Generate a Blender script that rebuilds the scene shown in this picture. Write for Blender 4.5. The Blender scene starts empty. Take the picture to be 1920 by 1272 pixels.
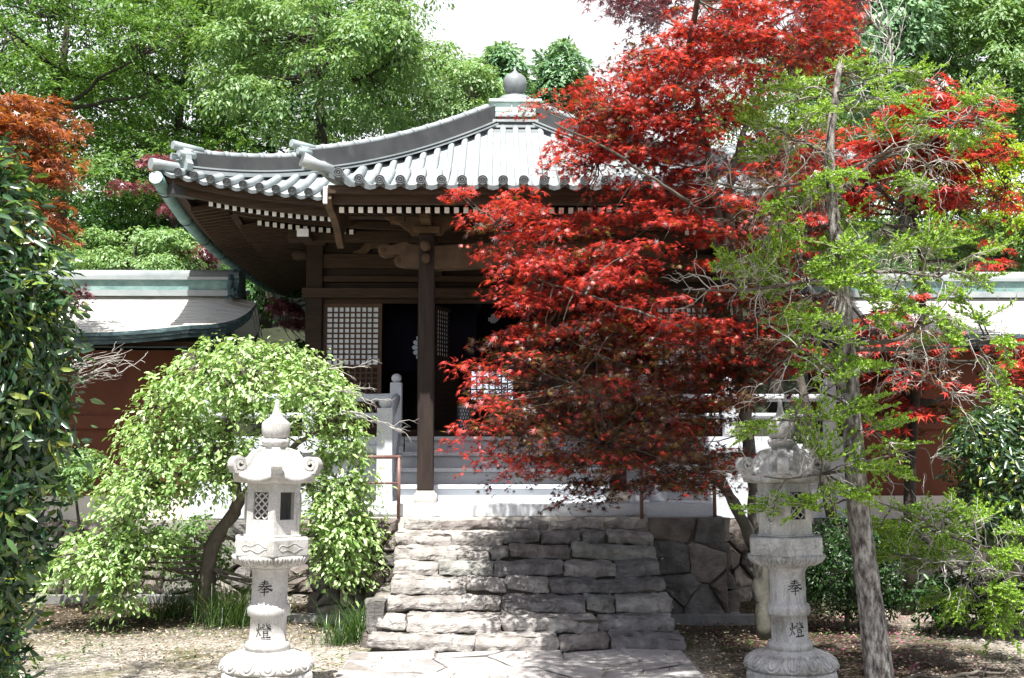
import bpy, bmesh, math, random
import numpy as np
from mathutils import Vector, Matrix, Euler, noise as mnoise

# ------------------------------------------------------------------ camera, sky, sun, exposure
SC = bpy.context.scene
COL = SC.collection
F = 2059.0
PITCH, YAW = math.radians(5.93), math.radians(-0.75)
CAM = Vector((0.0, 0.0, 1.84))
cd = bpy.data.cameras.new('camera')
cam = bpy.data.objects.new('camera', cd)
COL.objects.link(cam)
cam.location = CAM
cam.rotation_euler = (math.pi / 2 + PITCH, 0, YAW)
cd.sensor_width = 36.0
cd.lens = 36.0 * F / 1920.0
cd.clip_start = 0.05
cd.clip_end = 2000.0
SC.camera = cam

SUN_EL, SUN_AZ = math.radians(66.0), math.radians(-6.0)     # sun stands behind the camera, a little left
SUN_DIR = Vector((math.sin(SUN_AZ) * math.cos(SUN_EL), -math.cos(SUN_AZ) * math.cos(SUN_EL), math.sin(SUN_EL)))
w = bpy.data.worlds.new('World')
SC.world = w
w.use_nodes = True
nt = w.node_tree
nt.nodes.clear()
wo = nt.nodes.new('ShaderNodeOutputWorld')
bg = nt.nodes.new('ShaderNodeBackground')
sky = nt.nodes.new('ShaderNodeTexSky')
sky.sky_type = 'NISHITA'
sky.sun_disc = False
sky.sun_elevation = SUN_EL
sky.sun_rotation = math.atan2(SUN_DIR.x, SUN_DIR.y)
sky.dust_density = 3.0
bw = nt.nodes.new('ShaderNodeRGBToBW')
mul = nt.nodes.new('ShaderNodeMath')
mul.operation = 'MULTIPLY'
mul.inputs[1].default_value = 3.2
mx = nt.nodes.new('ShaderNodeMixRGB')
mx.inputs[0].default_value = 0.75
nt.links.new(sky.outputs[0], bw.inputs[0])
# a bright bank of thin cloud low behind the hall, clearer overhead and to the south
tcw = nt.nodes.new('ShaderNodeTexCoord')
spx = nt.nodes.new('ShaderNodeVectorMath')
spx.operation = 'DOT_PRODUCT'
spx.inputs[1].default_value = (0.0, 0.93, 0.37)
mr = nt.nodes.new('ShaderNodeMapRange')
mr.inputs['From Min'].default_value = 0.55
mr.inputs['From Max'].default_value = 0.86
mr.inputs['To Min'].default_value = 0.72
mr.inputs['To Max'].default_value = 3.0
nt.links.new(tcw.outputs['Generated'], spx.inputs[0])
nt.links.new(spx.outputs['Value'], mr.inputs['Value'])
nt.links.new(mr.outputs[0], mul.inputs[1])
nt.links.new(bw.outputs[0], mul.inputs[0])
mf = nt.nodes.new('ShaderNodeMapRange')
mf.inputs['From Min'].default_value = 0.2
mf.inputs['From Max'].default_value = 0.8
mf.inputs['To Min'].default_value = 0.35
mf.inputs['To Max'].default_value = 0.82
nt.links.new(spx.outputs['Value'], mf.inputs['Value'])
nt.links.new(mf.outputs[0], mx.inputs[0])
nt.links.new(sky.outputs[0], mx.inputs[1])
nt.links.new(mul.outputs[0], mx.inputs[2])
nt.links.new(mx.outputs[0], bg.inputs[0])
bg.inputs[1].default_value = 0.105
nt.links.new(bg.outputs[0], wo.inputs[0])

sd = bpy.data.lights.new('sun', 'SUN')
sun = bpy.data.objects.new('sun', sd)
COL.objects.link(sun)
sd.energy = 5.0
sd.angle = math.radians(0.53)
sd.color = (1.0, 0.975, 0.93)
sun.rotation_euler = SUN_DIR.to_track_quat('Z', 'Y').to_euler()
sun.location = (0, -10, 30)

SC.view_settings.view_transform = 'Standard'
SC.view_settings.look = 'None'
SC.view_settings.exposure = 1.2
SC.view_settings.gamma = 1.0
SC.view_settings.use_curve_mapping = False
SC.cycles.max_bounces = 7
SC.cycles.diffuse_bounces = 3
SC.cycles.glossy_bounces = 2
SC.cycles.transmission_bounces = 4
SC.cycles.transparent_max_bounces = 4
SC.cycles.use_denoising = True
SC.cycles.caustics_reflective = False
SC.cycles.caustics_refractive = False

# ------------------------------------------------------------------ helpers
RM = np.array(cam.rotation_euler.to_matrix())


def at(px, py, Y):
    """point of the plane y = Y seen at pixel (px, py) of the 1920x1272 photograph (planning aid)"""
    d = RM @ np.array([(px - 960.0) / F, -(py - 636.0) / F, -1.0])
    t = Y / d[1]
    return np.array([d[0] * t, Y, CAM.z + d[2] * t])


def tag(o, label=None, cat=None, group=None, kind=None):
    if label:
        o['label'] = label
    if cat:
        o['category'] = cat
    if group:
        o['group'] = group
    if kind:
        o['kind'] = kind
    return o


def thing(name, loc, label, cat, group=None):
    o = bpy.data.objects.new(name, None)
    o.empty_display_size = 0.2
    COL.objects.link(o)
    o.location = loc
    return tag(o, label, cat, group)


def base_of(o):
    p = Vector((0, 0, 0))
    while o is not None:
        p = p + o.location
        o = o.parent
    return p


def link_mesh(name, me, mat, parent):
    o = bpy.data.objects.new(name, me)
    COL.objects.link(o)
    if mat is not None and len(me.materials) == 0:
        me.materials.append(mat)
    if parent is not None:
        o.parent = parent
        o.location = -base_of(parent)
    return o


class MB:
    """collects shapes and links them as ONE mesh object (world coordinates)"""

    def __init__(s):
        s.v, s.f, s.m, s.sm = [], [], [], []

    def add(s, verts, faces, mi=0, smooth=False):
        b = len(s.v)
        s.v.extend([tuple(map(float, p)) for p in verts])
        for f in faces:
            s.f.append(tuple(i + b for i in f))
            s.m.append(mi)
            s.sm.append(smooth)
        return s

    def box(s, x0, x1, y0, y1, z0, z1, mi=0, M=None):
        v = [(x, y, z) for x in (x0, x1) for y in (y0, y1) for z in (z0, z1)]
        f = [(0, 1, 3, 2), (4, 6, 7, 5), (0, 4, 5, 1), (2, 3, 7, 6), (0, 2, 6, 4), (1, 5, 7, 3)]
        if M is not None:
            v = [tuple(M @ Vector(p)) for p in v]
        return s.add(v, f, mi)

    def bar(s, a, b, wx, wz, mi=0, up=(0, 0, 1), endmi=None):
        """square bar from a to b, width wx, height wz"""
        a, b = Vector(a), Vector(b)
        d = (b - a).normalized()
        side = d.cross(Vector(up))
        if side.length < 1e-5:
            side = d.cross(Vector((1, 0, 0)))
        side.normalize()
        u = side.cross(d)
        v = []
        for p in (a, b):
            for sx, sz in ((-1, -1), (1, -1), (1, 1), (-1, 1)):
                v.append(p + side * sx * wx / 2 + u * sz * wz / 2)
        s.add(v, [(0, 1, 5, 4), (1, 2, 6, 5), (2, 3, 7, 6), (3, 0, 4, 7)], mi)
        b0 = len(s.v) - 8
        for q, mm in (((3, 2, 1, 0), mi if endmi is None else endmi), ((4, 5, 6, 7), mi)):
            s.f.append(tuple(i + b0 for i in q))
            s.m.append(mm)
            s.sm.append(False)
        return s

    def tube(s, pts, rad, n=8, mi=0, caps=True, capmi=None, smooth=True):
        P = np.asarray(pts, float)
        k = len(P)
        R = np.broadcast_to(np.asarray(rad, float), (k,))
        T = np.gradient(P, axis=0)
        T /= np.linalg.norm(T, axis=1)[:, None] + 1e-9
        ref = np.array([0, 0, 1.0]) if abs(T[0][2]) < 0.9 else np.array([1.0, 0, 0])
        U = np.cross(T[0], ref)
        U /= np.linalg.norm(U)
        ang = np.arange(n) * 2 * np.pi / n
        ca, sa = np.cos(ang), np.sin(ang)
        V = []
        for i in range(k):
            U = U - T[i] * np.dot(U, T[i])
            U /= np.linalg.norm(U) + 1e-9
            W = np.cross(T[i], U)
            V.append(P[i] + R[i] * (ca[:, None] * U + sa[:, None] * W))
        V = np.concatenate(V)
        fs = []
        for i in range(k - 1):
            for j in range(n):
                j2 = (j + 1) % n
                fs.append((i * n + j, i * n + j2, (i + 1) * n + j2, (i + 1) * n + j))
        s.add(V, fs, mi, smooth)
        if caps:
            b0 = len(s.v) - k * n
            for q in (tuple(range(n))[::-1], tuple((k - 1) * n + j for j in range(n))):
                s.f.append(tuple(i + b0 for i in q))
                s.m.append(mi if capmi is None else capmi)
                s.sm.append(False)
        return s

    def lathe(s, prof, n=32, c=(0, 0, 0), mi=0, smooth=True, rfun=None, capb=True, capt=True):
        V = []
        for (r, z) in prof:
            for j in range(n):
                a = 2 * math.pi * j / n
                rr = r if rfun is None else r * rfun(a, r, z)
                V.append((c[0] + rr * math.cos(a), c[1] + rr * math.sin(a), c[2] + z))
        k = len(prof)
        fs = []
        for i in range(k - 1):
            for j in range(n):
                j2 = (j + 1) % n
                fs.append((i * n + j, i * n + j2, (i + 1) * n + j2, (i + 1) * n + j))
        if capb:
            fs.append(tuple(range(n))[::-1])
        if capt:
            fs.append(tuple((k - 1) * n + j for j in range(n)))
        return s.add(V, fs, mi, smooth)

    def prism(s, poly, a, b, mi=0, smooth=False):
        """poly: list of 2D points, a(p2)->3D front point, b(p2)->3D back point"""
        n = len(poly)
        V = [a(p) for p in poly] + [b(p) for p in poly]
        fs = [tuple(range(n)), tuple(range(n, 2 * n))[::-1]]
        for i in range(n):
            j = (i + 1) % n
            fs.append((j, i, n + i, n + j))
        return s.add(V, fs, mi, smooth)

    def build(s, name, mat, parent=None, fix=True, bevel=0.0, auto=None):
        me = bpy.data.meshes.new(name)
        me.from_pydata(s.v, [], s.f)
        mats = mat if isinstance(mat, (list, tuple)) else [mat]
        for mm in mats:
            me.materials.append(mm)
        me.polygons.foreach_set('material_index', s.m)
        me.polygons.foreach_set('use_smooth', s.sm)
        if fix:
            bm = bmesh.new()
            bm.from_mesh(me)
            bmesh.ops.recalc_face_normals(bm, faces=bm.faces)
            bm.to_mesh(me)
            bm.free()
        me.update()
        o = link_mesh(name, me, None, parent)
        if bevel > 0:
            b = o.modifiers.new('bevel', 'BEVEL')
            b.width = bevel
            b.segments = 2
            b.limit_method = 'ANGLE'
            b.angle_limit = math.radians(40)
        return o


# ------------------------------------------------------------------ materials
def new_mat(name):
    m = bpy.data.materials.new(name)
    m.use_nodes = True
    t = m.node_tree
    t.nodes.clear()
    out = t.nodes.new('ShaderNodeOutputMaterial')
    return m, t, out


def N(t, typ, **kw):
    n = t.nodes.new(typ)
    for k, v in kw.items():
        setattr(n, k, v)
    return n


def ramp(t, cols, inp=None, interp='LINEAR'):
    r = t.nodes.new('ShaderNodeValToRGB')
    e = r.color_ramp.elements
    while len(e) > 1:
        e.remove(e[-1])
    for i, (p, c) in enumerate(cols):
        el = e[0] if i == 0 else e.new(p)
        el.position = p
        el.color = (c[0], c[1], c[2], 1)
    r.color_ramp.interpolation = interp
    if inp is not None:
        t.links.new(inp, r.inputs[0])
    return r


def surf(name, cols, scale=6.0, detail=6.0, rough=0.8, bump=0.3, bscale=None, stretch=(1, 1, 1), spec=0.3,
         speck=None, stains=None, metallic=0.0, bdist=0.02, island=0.0, tints=None, strata=0.0, streak=None):
    """a noise coloured surface with bump; cols is a colour ramp"""
    m, t, out = new_mat(name)
    p = N(t, 'ShaderNodeBsdfPrincipled')
    tc = N(t, 'ShaderNodeTexCoord')
    mp = N(t, 'ShaderNodeMapping')
    mp.inputs['Scale'].default_value = stretch
    t.links.new(tc.outputs['Object'], mp.inputs[0])
    nz = N(t, 'ShaderNodeTexNoise')
    nz.inputs['Scale'].default_value = scale
    nz.inputs['Detail'].default_value = detail
    nz.inputs['Roughness'].default_value = 0.65
    t.links.new(mp.outputs[0], nz.inputs[0])
    fac = nz.outputs[0]
    if island > 0:
        g = N(t, 'ShaderNodeNewGeometry')
        mi = N(t, 'ShaderNodeMath', operation='MULTIPLY_ADD')
        mi.inputs[1].default_value = island
        sb = N(t, 'ShaderNodeMath', operation='SUBTRACT')
        sb.inputs[1].default_value = island * 0.5
        t.links.new(g.outputs['Random Per Island'], mi.inputs[0])
        t.links.new(fac, mi.inputs[2])
        t.links.new(mi.outputs[0], sb.inputs[0])
        fac = sb.outputs[0]
    r = ramp(t, cols, fac)
    col = r.outputs[0]
    if speck:
        n2 = N(t, 'ShaderNodeTexNoise')
        n2.inputs['Scale'].default_value = speck[0]
        n2.inputs['Detail'].default_value = 2
        t.links.new(tc.outputs['Object'], n2.inputs[0])
        r2 = ramp(t, [(0.35, (speck[1],) * 3), (0.65, (speck[2],) * 3)], n2.outputs[0])
        mm = N(t, 'ShaderNodeMixRGB', blend_type='MULTIPLY')
        mm.inputs[0].default_value = 1
        t.links.new(col, mm.inputs[1])
        t.links.new(r2.outputs[0], mm.inputs[2])
        col = mm.outputs[0]
    if stains:
        n3 = N(t, 'ShaderNodeTexNoise')
        n3.inputs['Scale'].default_value = stains[0]
        n3.inputs['Detail'].default_value = 7
        n3.inputs['Roughness'].default_value = 0.7
        mp3 = N(t, 'ShaderNodeMapping')
        mp3.inputs['Location'].default_value = (3.1, 7.7, 1.3)
        t.links.new(tc.outputs['Object'], mp3.inputs[0])
        t.links.new(mp3.outputs[0], n3.inputs[0])
        r3 = ramp(t, [(stains[2], (0, 0, 0)), (stains[3], (1, 1, 1))], n3.outputs[0])
        m3 = N(t, 'ShaderNodeMixRGB')
        t.links.new(r3.outputs[0], m3.inputs[0])
        t.links.new(col, m3.inputs[1])
        m3.inputs[2].default_value = (*stains[1], 1)
        col = m3.outputs[0]
    if streak:                  # rain streaks and lichen running down
        mp7 = N(t, 'ShaderNodeMapping')
        mp7.inputs['Scale'].default_value = (1, 1, 0.16)
        t.links.new(tc.outputs['Object'], mp7.inputs[0])
        n7 = N(t, 'ShaderNodeTexNoise')
        n7.inputs['Scale'].default_value = streak[0]
        n7.inputs['Detail'].default_value = 6
        n7.inputs['Roughness'].default_value = 0.75
        t.links.new(mp7.outputs[0], n7.inputs[0])
        r7 = ramp(t, [(streak[2], (0, 0, 0)), (streak[3], (1, 1, 1))], n7.outputs[0])
        m7 = N(t, 'ShaderNodeMixRGB')
        t.links.new(r7.outputs[0], m7.inputs[0])
        t.links.new(col, m7.inputs[1])
        m7.inputs[2].default_value = (*streak[1], 1)
        col = m7.outputs[0]
    if tints:
        g2 = N(t, 'ShaderNodeNewGeometry')
        r5 = ramp(t, [(i / len(tints), c) for i, c in enumerate(tints)], g2.outputs['Random Per Island'], 'CONSTANT')
        m5 = N(t, 'ShaderNodeMixRGB', blend_type='MULTIPLY')
        m5.inputs[0].default_value = 1
        t.links.new(col, m5.inputs[1])
        t.links.new(r5.outputs[0], m5.inputs[2])
        col = m5.outputs[0]
    t.links.new(col, p.inputs['Base Color'])
    p.inputs['Roughness'].default_value = rough
    p.inputs['Specular IOR Level'].default_value = spec
    p.inputs['Metallic'].default_value = metallic
    if bump > 0:
        nb = N(t, 'ShaderNodeTexNoise')
        nb.inputs['Scale'].default_value = bscale or scale * 3
        nb.inputs['Detail'].default_value = 8
        nb.inputs['Roughness'].default_value = 0.7
        t.links.new(mp.outputs[0], nb.inputs[0])
        b = N(t, 'ShaderNodeBump')
        b.inputs['Strength'].default_value = bump
        b.inputs['Distance'].default_value = bdist
        t.links.new(nb.outputs[0], b.inputs['Height'])
        nrm = b
        if strata > 0:          # split beds and cracks in the stone
            mp6 = N(t, 'ShaderNodeMapping')
            mp6.inputs['Scale'].default_value = (2.2, 2.2, 15)
            mp6.inputs['Rotation'].default_value = (0.12, 0.08, 0)
            t.links.new(tc.outputs['Object'], mp6.inputs[0])
            n6 = N(t, 'ShaderNodeTexNoise')
            n6.inputs['Scale'].default_value = 1.6
            n6.inputs['Detail'].default_value = 7
            n6.inputs['Roughness'].default_value = 0.62
            t.links.new(mp6.outputs[0], n6.inputs[0])
            r6 = ramp(t, [(0.40, (0, 0, 0)), (0.50, (0.75, 0.75, 0.75)), (0.62, (1, 1, 1))], n6.outputs[0])
            b6 = N(t, 'ShaderNodeBump')
            b6.inputs['Strength'].default_value = strata
            b6.inputs['Distance'].default_value = 0.035
            t.links.new(r6.outputs[0], b6.inputs['Height'])
            t.links.new(b.outputs[0], b6.inputs['Normal'])
            nrm = b6
        t.links.new(nrm.outputs[0], p.inputs['Normal'])
    t.links.new(p.outputs[0], out.inputs[0])
    return m


def leaf_mat(name, cols, tcol=None, trans=0.45, gloss=0.06, grough=0.35):
    """thin leaf: diffuse both sides, light passing through, a waxy gloss; colour differs leaf by leaf"""
    m, t, out = new_mat(name)
    g = N(t, 'ShaderNodeNewGeometry')
    r = ramp(t, cols, g.outputs['Random Per Island'])
    d = N(t, 'ShaderNodeBsdfDiffuse')
    t.links.new(r.outputs[0], d.inputs[0])
    tr = N(t, 'ShaderNodeBsdfTranslucent')
    mm = N(t, 'ShaderNodeMixRGB', blend_type='MULTIPLY')
    mm.inputs[0].default_value = 1
    t.links.new(r.outputs[0], mm.inputs[1])
    mm.inputs[2].default_value = (*(tcol or (1.3, 1.25, 0.6)), 1)
    t.links.new(mm.outputs[0], tr.inputs[0])
    a = N(t, 'ShaderNodeMixShader')
    a.inputs[0].default_value = trans
    t.links.new(d.outputs[0], a.inputs[1])
    t.links.new(tr.outputs[0], a.inputs[2])
    gl = N(t, 'ShaderNodeBsdfGlossy')
    gl.inputs['Roughness'].default_value = grough
    b = N(t, 'ShaderNodeMixShader')
    b.inputs[0].default_value = gloss
    t.links.new(a.outputs[0], b.inputs[1])
    t.links.new(gl.outputs[0], b.inputs[2])
    t.links.new(b.outputs[0], out.inputs[0])
    return m


M = {}
M['wood'] = surf('weathered_dark_wood', [(0.3, (0.0158, 0.0087, 0.0050)), (0.55, (0.0300, 0.0175, 0.0099)), (0.8, (0.0472, 0.0304, 0.0178))],
                 scale=3.0, stretch=(1, 1, 9), rough=0.75, bump=0.25, bscale=14)
M['wood_h'] = surf('weathered_beam_wood', [(0.3, (0.0253, 0.0147, 0.0080)), (0.55, (0.0507, 0.0302, 0.0170)), (0.8, (0.0828, 0.0540, 0.0314))],
                   scale=3.0, stretch=(1, 6, 12), rough=0.75, bump=0.25, bscale=14)
M['wood_carved'] = surf('carved_brown_wood', [(0.3, (0.0510, 0.0306, 0.0170)), (0.55, (0.0978, 0.0603, 0.0340)), (0.8, (0.1530, 0.1003, 0.0595))],
                         scale=5.0, rough=0.7, bump=0.3, bscale=16)
M['wood_red'] = surf('reddish_lattice_wood', [(0.3, (0.0540, 0.0270, 0.0144)), (0.7, (0.1020, 0.0540, 0.0300))],
                     scale=8, rough=0.6, bump=0.1)
M['wood_col'] = surf('porch_column_wood', [(0.25, (0.0154, 0.0096, 0.0082)), (0.55, (0.0312, 0.0206, 0.0168)), (0.85, (0.0624, 0.0408, 0.0288))],
                     scale=4.0, stretch=(5, 5, 0.5), rough=0.7, bump=0.2, bscale=12)
M['white_paint'] = surf('chalk_white_paint', [(0.3, (0.70, 0.69, 0.66)), (0.7, (0.82, 0.81, 0.79))], scale=20, rough=0.7, bump=0.05)
M['paper'] = surf('backing_paper', [(0.3, (0.7316, 0.7788, 0.8732)), (0.7, (0.8496, 0.8968, 0.9000))], scale=5, rough=0.8, bump=0.0)
M['tile'] = surf('pale_copper_roof', [(0.3, (0.2478, 0.2787, 0.2849)), (0.5, (0.3097, 0.3407, 0.3438)), (0.75, (0.3717, 0.3964, 0.3964))],
                 scale=2.2, rough=0.45, bump=0.08, bscale=25, spec=0.5, stains=(1.6, (0.16, 0.20, 0.205), 0.52, 0.78))
M['tile_end'] = surf('dark_tile_end', [(0.3, (0.07, 0.08, 0.085)), (0.7, (0.15, 0.165, 0.17))], scale=14, rough=0.5, bump=0.1)
M['ridge'] = surf('dull_brown_grey_ridge', [(0.3, (0.0468, 0.0484, 0.0482)), (0.7, (0.0825, 0.0825, 0.0823))], scale=3, rough=0.55, bump=0.1,
                  stains=(3, (0.11, 0.135, 0.13), 0.58, 0.8))
M['verdigris'] = surf('verdigris_copper', [(0.3, (0.10, 0.19, 0.18)), (0.55, (0.20, 0.32, 0.30)), (0.8, (0.36, 0.46, 0.43))], scale=5,
                      rough=0.55, bump=0.1, stretch=(1, 1, 2))
M['verdigris_pale'] = surf('pale_verdigris', [(0.3, (0.42, 0.56, 0.52)), (0.7, (0.60, 0.70, 0.66))], scale=5, rough=0.6, bump=0.08)
M['copper_dark'] = surf('dark_copper_edge', [(0.35, (0.025, 0.045, 0.05)), (0.55, (0.06, 0.10, 0.11)), (0.72, (0.22, 0.31, 0.31))], scale=6,
                        stretch=(1, 1, 5), rough=0.5, bump=0.1)
M['wing_roof'] = surf('wing_copper_roof', [(0.3, (0.42, 0.40, 0.37)), (0.5, (0.50, 0.50, 0.47)), (0.75, (0.58, 0.59, 0.57))], scale=2.5,
                      stretch=(1, 6, 3), rough=0.4, bump=0.1, spec=0.5, stains=(2.2, (0.30, 0.27, 0.23), 0.55, 0.75))
M['ornament'] = surf('grey_green_ornament', [(0.3, (0.22, 0.27, 0.27)), (0.7, (0.36, 0.41, 0.41))], scale=9, rough=0.5, bump=0.1)
M['jewel'] = surf('grey_jewel_bronze', [(0.3, (0.1402, 0.1527, 0.1568)), (0.7, (0.2475, 0.2640, 0.2722))], scale=7, rough=0.42, bump=0.05)
M['redwall'] = surf('russet_plaster', [(0.3, (0.105, 0.036, 0.021)), (0.7, (0.145, 0.050, 0.029))], scale=1.5, rough=0.9, bump=0.12, bscale=40,
                    stains=(0.9, (0.085, 0.030, 0.018), 0.52, 0.75))
M['plaster'] = surf('cream_plaster', [(0.3, (0.50, 0.46, 0.40)), (0.7, (0.64, 0.60, 0.53))], scale=2, rough=0.9, bump=0.12)
M['granite'] = surf('pale_grey_granite', [(0.3, (0.5286, 0.5551, 0.5947)), (0.7, (0.6608, 0.6872, 0.7269))], scale=3, rough=0.75, bump=0.12, bscale=90,
                    speck=(160, 0.72, 1.12), stains=(1.4, (0.30, 0.30, 0.29), 0.58, 0.85))
M['lantern'] = surf('lantern_granite', [(0.3, (0.4600, 0.4508, 0.4324)), (0.7, (0.5704, 0.5612, 0.5428))], scale=4, rough=0.85, bump=0.18, bscale=70,
                    speck=(120, 0.78, 1.08), stains=(4.5, (0.20, 0.20, 0.165), 0.50, 0.78), streak=(16, (0.16, 0.16, 0.135), 0.52, 0.82))
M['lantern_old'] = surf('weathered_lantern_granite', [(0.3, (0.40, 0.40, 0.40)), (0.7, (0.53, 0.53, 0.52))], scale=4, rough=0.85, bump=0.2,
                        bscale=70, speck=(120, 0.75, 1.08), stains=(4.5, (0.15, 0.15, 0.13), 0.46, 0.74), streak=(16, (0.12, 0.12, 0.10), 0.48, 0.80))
M['kerbstone'] = surf('dull_kerb_granite', [(0.3, (0.17, 0.165, 0.16)), (0.7, (0.28, 0.275, 0.265))], scale=5, rough=0.9, bump=0.3, stains=(3, (0.10, 0.10, 0.07), 0.5, 0.75))
M['ink'] = surf('black_lettering', [(0.3, (0.012, 0.012, 0.014)), (0.7, (0.02, 0.02, 0.022))], rough=0.6, bump=0)
M['step'] = surf('rough_step_stone', [(0.28, (0.1286, 0.1176, 0.1108)), (0.48, (0.2663, 0.2540, 0.2456)), (0.72, (0.4776, 0.4704, 0.4575))], scale=5.0,
                 rough=0.9, bump=0.8, bscale=14, bdist=0.05, island=0.22, stains=(6.0, (0.11, 0.11, 0.08), 0.58, 0.74), strata=0.28,
                 tints=[(1, 1, 1), (0.90, 0.84, 0.82), (0.78, 0.77, 0.78), (1.05, 1.02, 0.98), (0.80, 0.82, 0.77), (0.95, 0.91, 0.88)])
M['rubble'] = surf('rubble_stone', [(0.25, (0.1020, 0.0978, 0.0935)), (0.5, (0.2125, 0.1997, 0.1870)), (0.75, (0.3315, 0.3145, 0.2848))], scale=4, rough=0.9,
                   strata=0.3, tints=[(1, 1, 1), (0.9, 0.82, 0.78), (1.1, 1.05, 0.98), (0.75, 0.76, 0.74)], bump=0.8, bscale=12, bdist=0.05, island=0.35, stains=(3.0, (0.12, 0.13, 0.075), 0.58, 0.78))
M['joint'] = surf('joint_earth', [(0.3, (0.05, 0.045, 0.036)), (0.7, (0.13, 0.118, 0.095))], scale=12, rough=1, bump=0.4)
M['flag'] = surf('flagstone', [(0.25, (0.2340, 0.2223, 0.2184)), (0.5, (0.3354, 0.3198, 0.3120)), (0.75, (0.4368, 0.4212, 0.4056))], scale=3, rough=0.85,
                 bump=0.5, bscale=14, island=0.35, stains=(4.0, (0.20, 0.17, 0.15), 0.55, 0.72))
M['mortar'] = surf('path_mortar', [(0.3, (0.1680, 0.1505, 0.1330)), (0.7, (0.2940, 0.2695, 0.2415))], scale=14, rough=1, bump=0.6)
M['iron'] = surf('rusty_brown_rail', [(0.3, (0.15, 0.075, 0.06)), (0.7, (0.24, 0.14, 0.12))], scale=12, rough=0.45, bump=0.08, spec=0.5)
M['dark'] = surf('dark_room_wood', [(0.3, (0.012, 0.009, 0.008)), (0.7, (0.03, 0.022, 0.018))], scale=4, rough=0.7, bump=0.1)
M['cloth'] = surf('indigo_curtain_cloth', [(0.3, (0.006, 0.005, 0.010)), (0.7, (0.011, 0.009, 0.018))], scale=3, rough=0.95, bump=0.05, spec=0.05)
M['crest'] = surf('crest_white', [(0.3, (0.58, 0.63, 0.72)), (0.7, (0.68, 0.73, 0.80))], scale=9, rough=0.9, bump=0.0)
M['bark'] = surf('grey_brown_bark', [(0.3, (0.05, 0.042, 0.034)), (0.55, (0.12, 0.103, 0.086)), (0.8, (0.24, 0.215, 0.185))], scale=9,
                 stretch=(1, 1, 0.35), rough=0.95, bump=0.8, bscale=22)
M['bark_spruce'] = surf('scaly_conifer_bark', [(0.36, (0.06, 0.052, 0.046)), (0.48, (0.22, 0.20, 0.185)), (0.62, (0.46, 0.44, 0.41))], scale=26,
                        stretch=(1, 1, 0.38), detail=4, rough=0.95, bump=1.0, bscale=30, bdist=0.04)
M['bark_pale'] = surf('pale_maple_bark', [(0.3, (0.0676, 0.0624, 0.0520)), (0.55, (0.1248, 0.1170, 0.0988)), (0.8, (0.1976, 0.1872, 0.1612))], scale=7,
                      stretch=(1, 1, 0.4), rough=0.95, bump=0.8, bscale=26, stains=(3, (0.10, 0.115, 0.075), 0.55, 0.75))
M['bark_dark'] = surf('dark_forest_bark', [(0.3, (0.02, 0.017, 0.013)), (0.7, (0.07, 0.06, 0.048))], scale=8, stretch=(1, 1, 0.4), rough=0.95, bump=0.4)
M['twig'] = surf('bare_grey_twig', [(0.3, (0.30, 0.285, 0.26)), (0.7, (0.52, 0.50, 0.46))], scale=12, rough=0.9, bump=0.0)

M['l_bright'] = leaf_mat('fresh_green_leaf', [(0, (0.0991, 0.2132, 0.0576)), (0.5, (0.1851, 0.3254, 0.1080)), (1, (0.3306, 0.4600, 0.2304))], gloss=0.035, grough=0.5, trans=0.40)
M['l_mid'] = leaf_mat('mid_green_leaf', [(0, (0.0546, 0.1375, 0.0302)), (0.5, (0.1170, 0.2375, 0.0567)), (1, (0.2340, 0.3625, 0.1134))], gloss=0.03, grough=0.5, trans=0.36)
M['l_dark'] = leaf_mat('deep_green_leaf', [(0, (0.0252, 0.0743, 0.0196)), (0.5, (0.0476, 0.1350, 0.0280)), (1, (0.0980, 0.2295, 0.0490))], gloss=0.03, grough=0.5, trans=0.3)
M['l_azalea'] = leaf_mat('dark_azalea_leaf', [(0, (0.010, 0.035, 0.010)), (0.6, (0.025, 0.07, 0.016)), (1, (0.06, 0.13, 0.03))], gloss=0.04, grough=0.4, trans=0.25)
M['l_pale'] = leaf_mat('pale_green_leaf', [(0, (0.13, 0.26, 0.07)), (0.5, (0.23, 0.38, 0.14)), (1, (0.36, 0.51, 0.25))], gloss=0.035, grough=0.5, trans=0.32)
M['l_weep'] = leaf_mat('lime_green_leaf', [(0, (0.15, 0.30, 0.06)), (0.5, (0.32, 0.49, 0.16)), (1, (0.52, 0.65, 0.34))], gloss=0.06, grough=0.42, trans=0.3)
M['l_yellow'] = leaf_mat('yellow_green_leaf', [(0, (0.20, 0.34, 0.018)), (0.5, (0.34, 0.48, 0.03)), (1, (0.50, 0.60, 0.06))], gloss=0.04)
M['l_gloss'] = leaf_mat('glossy_camellia_leaf', [(0, (0.013, 0.045, 0.020)), (0.5, (0.032, 0.090, 0.032)), (0.8, (0.085, 0.17, 0.042)), (0.93, (0.22, 0.33, 0.06)), (1, (0.30, 0.33, 0.04))],
                        trans=0.25, gloss=0.085, grough=0.30)
M['l_cypress'] = leaf_mat('grey_green_cypress', [(0, (0.0855, 0.1800, 0.1000)), (0.5, (0.1615, 0.3060, 0.1500)), (1, (0.3040, 0.4680, 0.2400))], trans=0.25, gloss=0.04)
M['l_spruce'] = leaf_mat('lime_green_needle', [(0, (0.0400, 0.1200, 0.0175)), (0.25, (0.1440, 0.2900, 0.0312)), (0.6, (0.3440, 0.5400, 0.0625)), (1, (0.4800, 0.6800, 0.1500))],
                         trans=0.3, gloss=0.03)
M['l_red'] = leaf_mat('scarlet_maple_leaf', [(0, (0.1080, 0.0151, 0.0238)), (0.22, (0.2808, 0.0238, 0.0238)), (0.5, (0.5832, 0.0432, 0.0367)), (1, (0.7560, 0.0918, 0.0594))],
                       tcol=(1.15, 1.3, 0.7), trans=0.40, gloss=0.045, grough=0.42)
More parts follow.
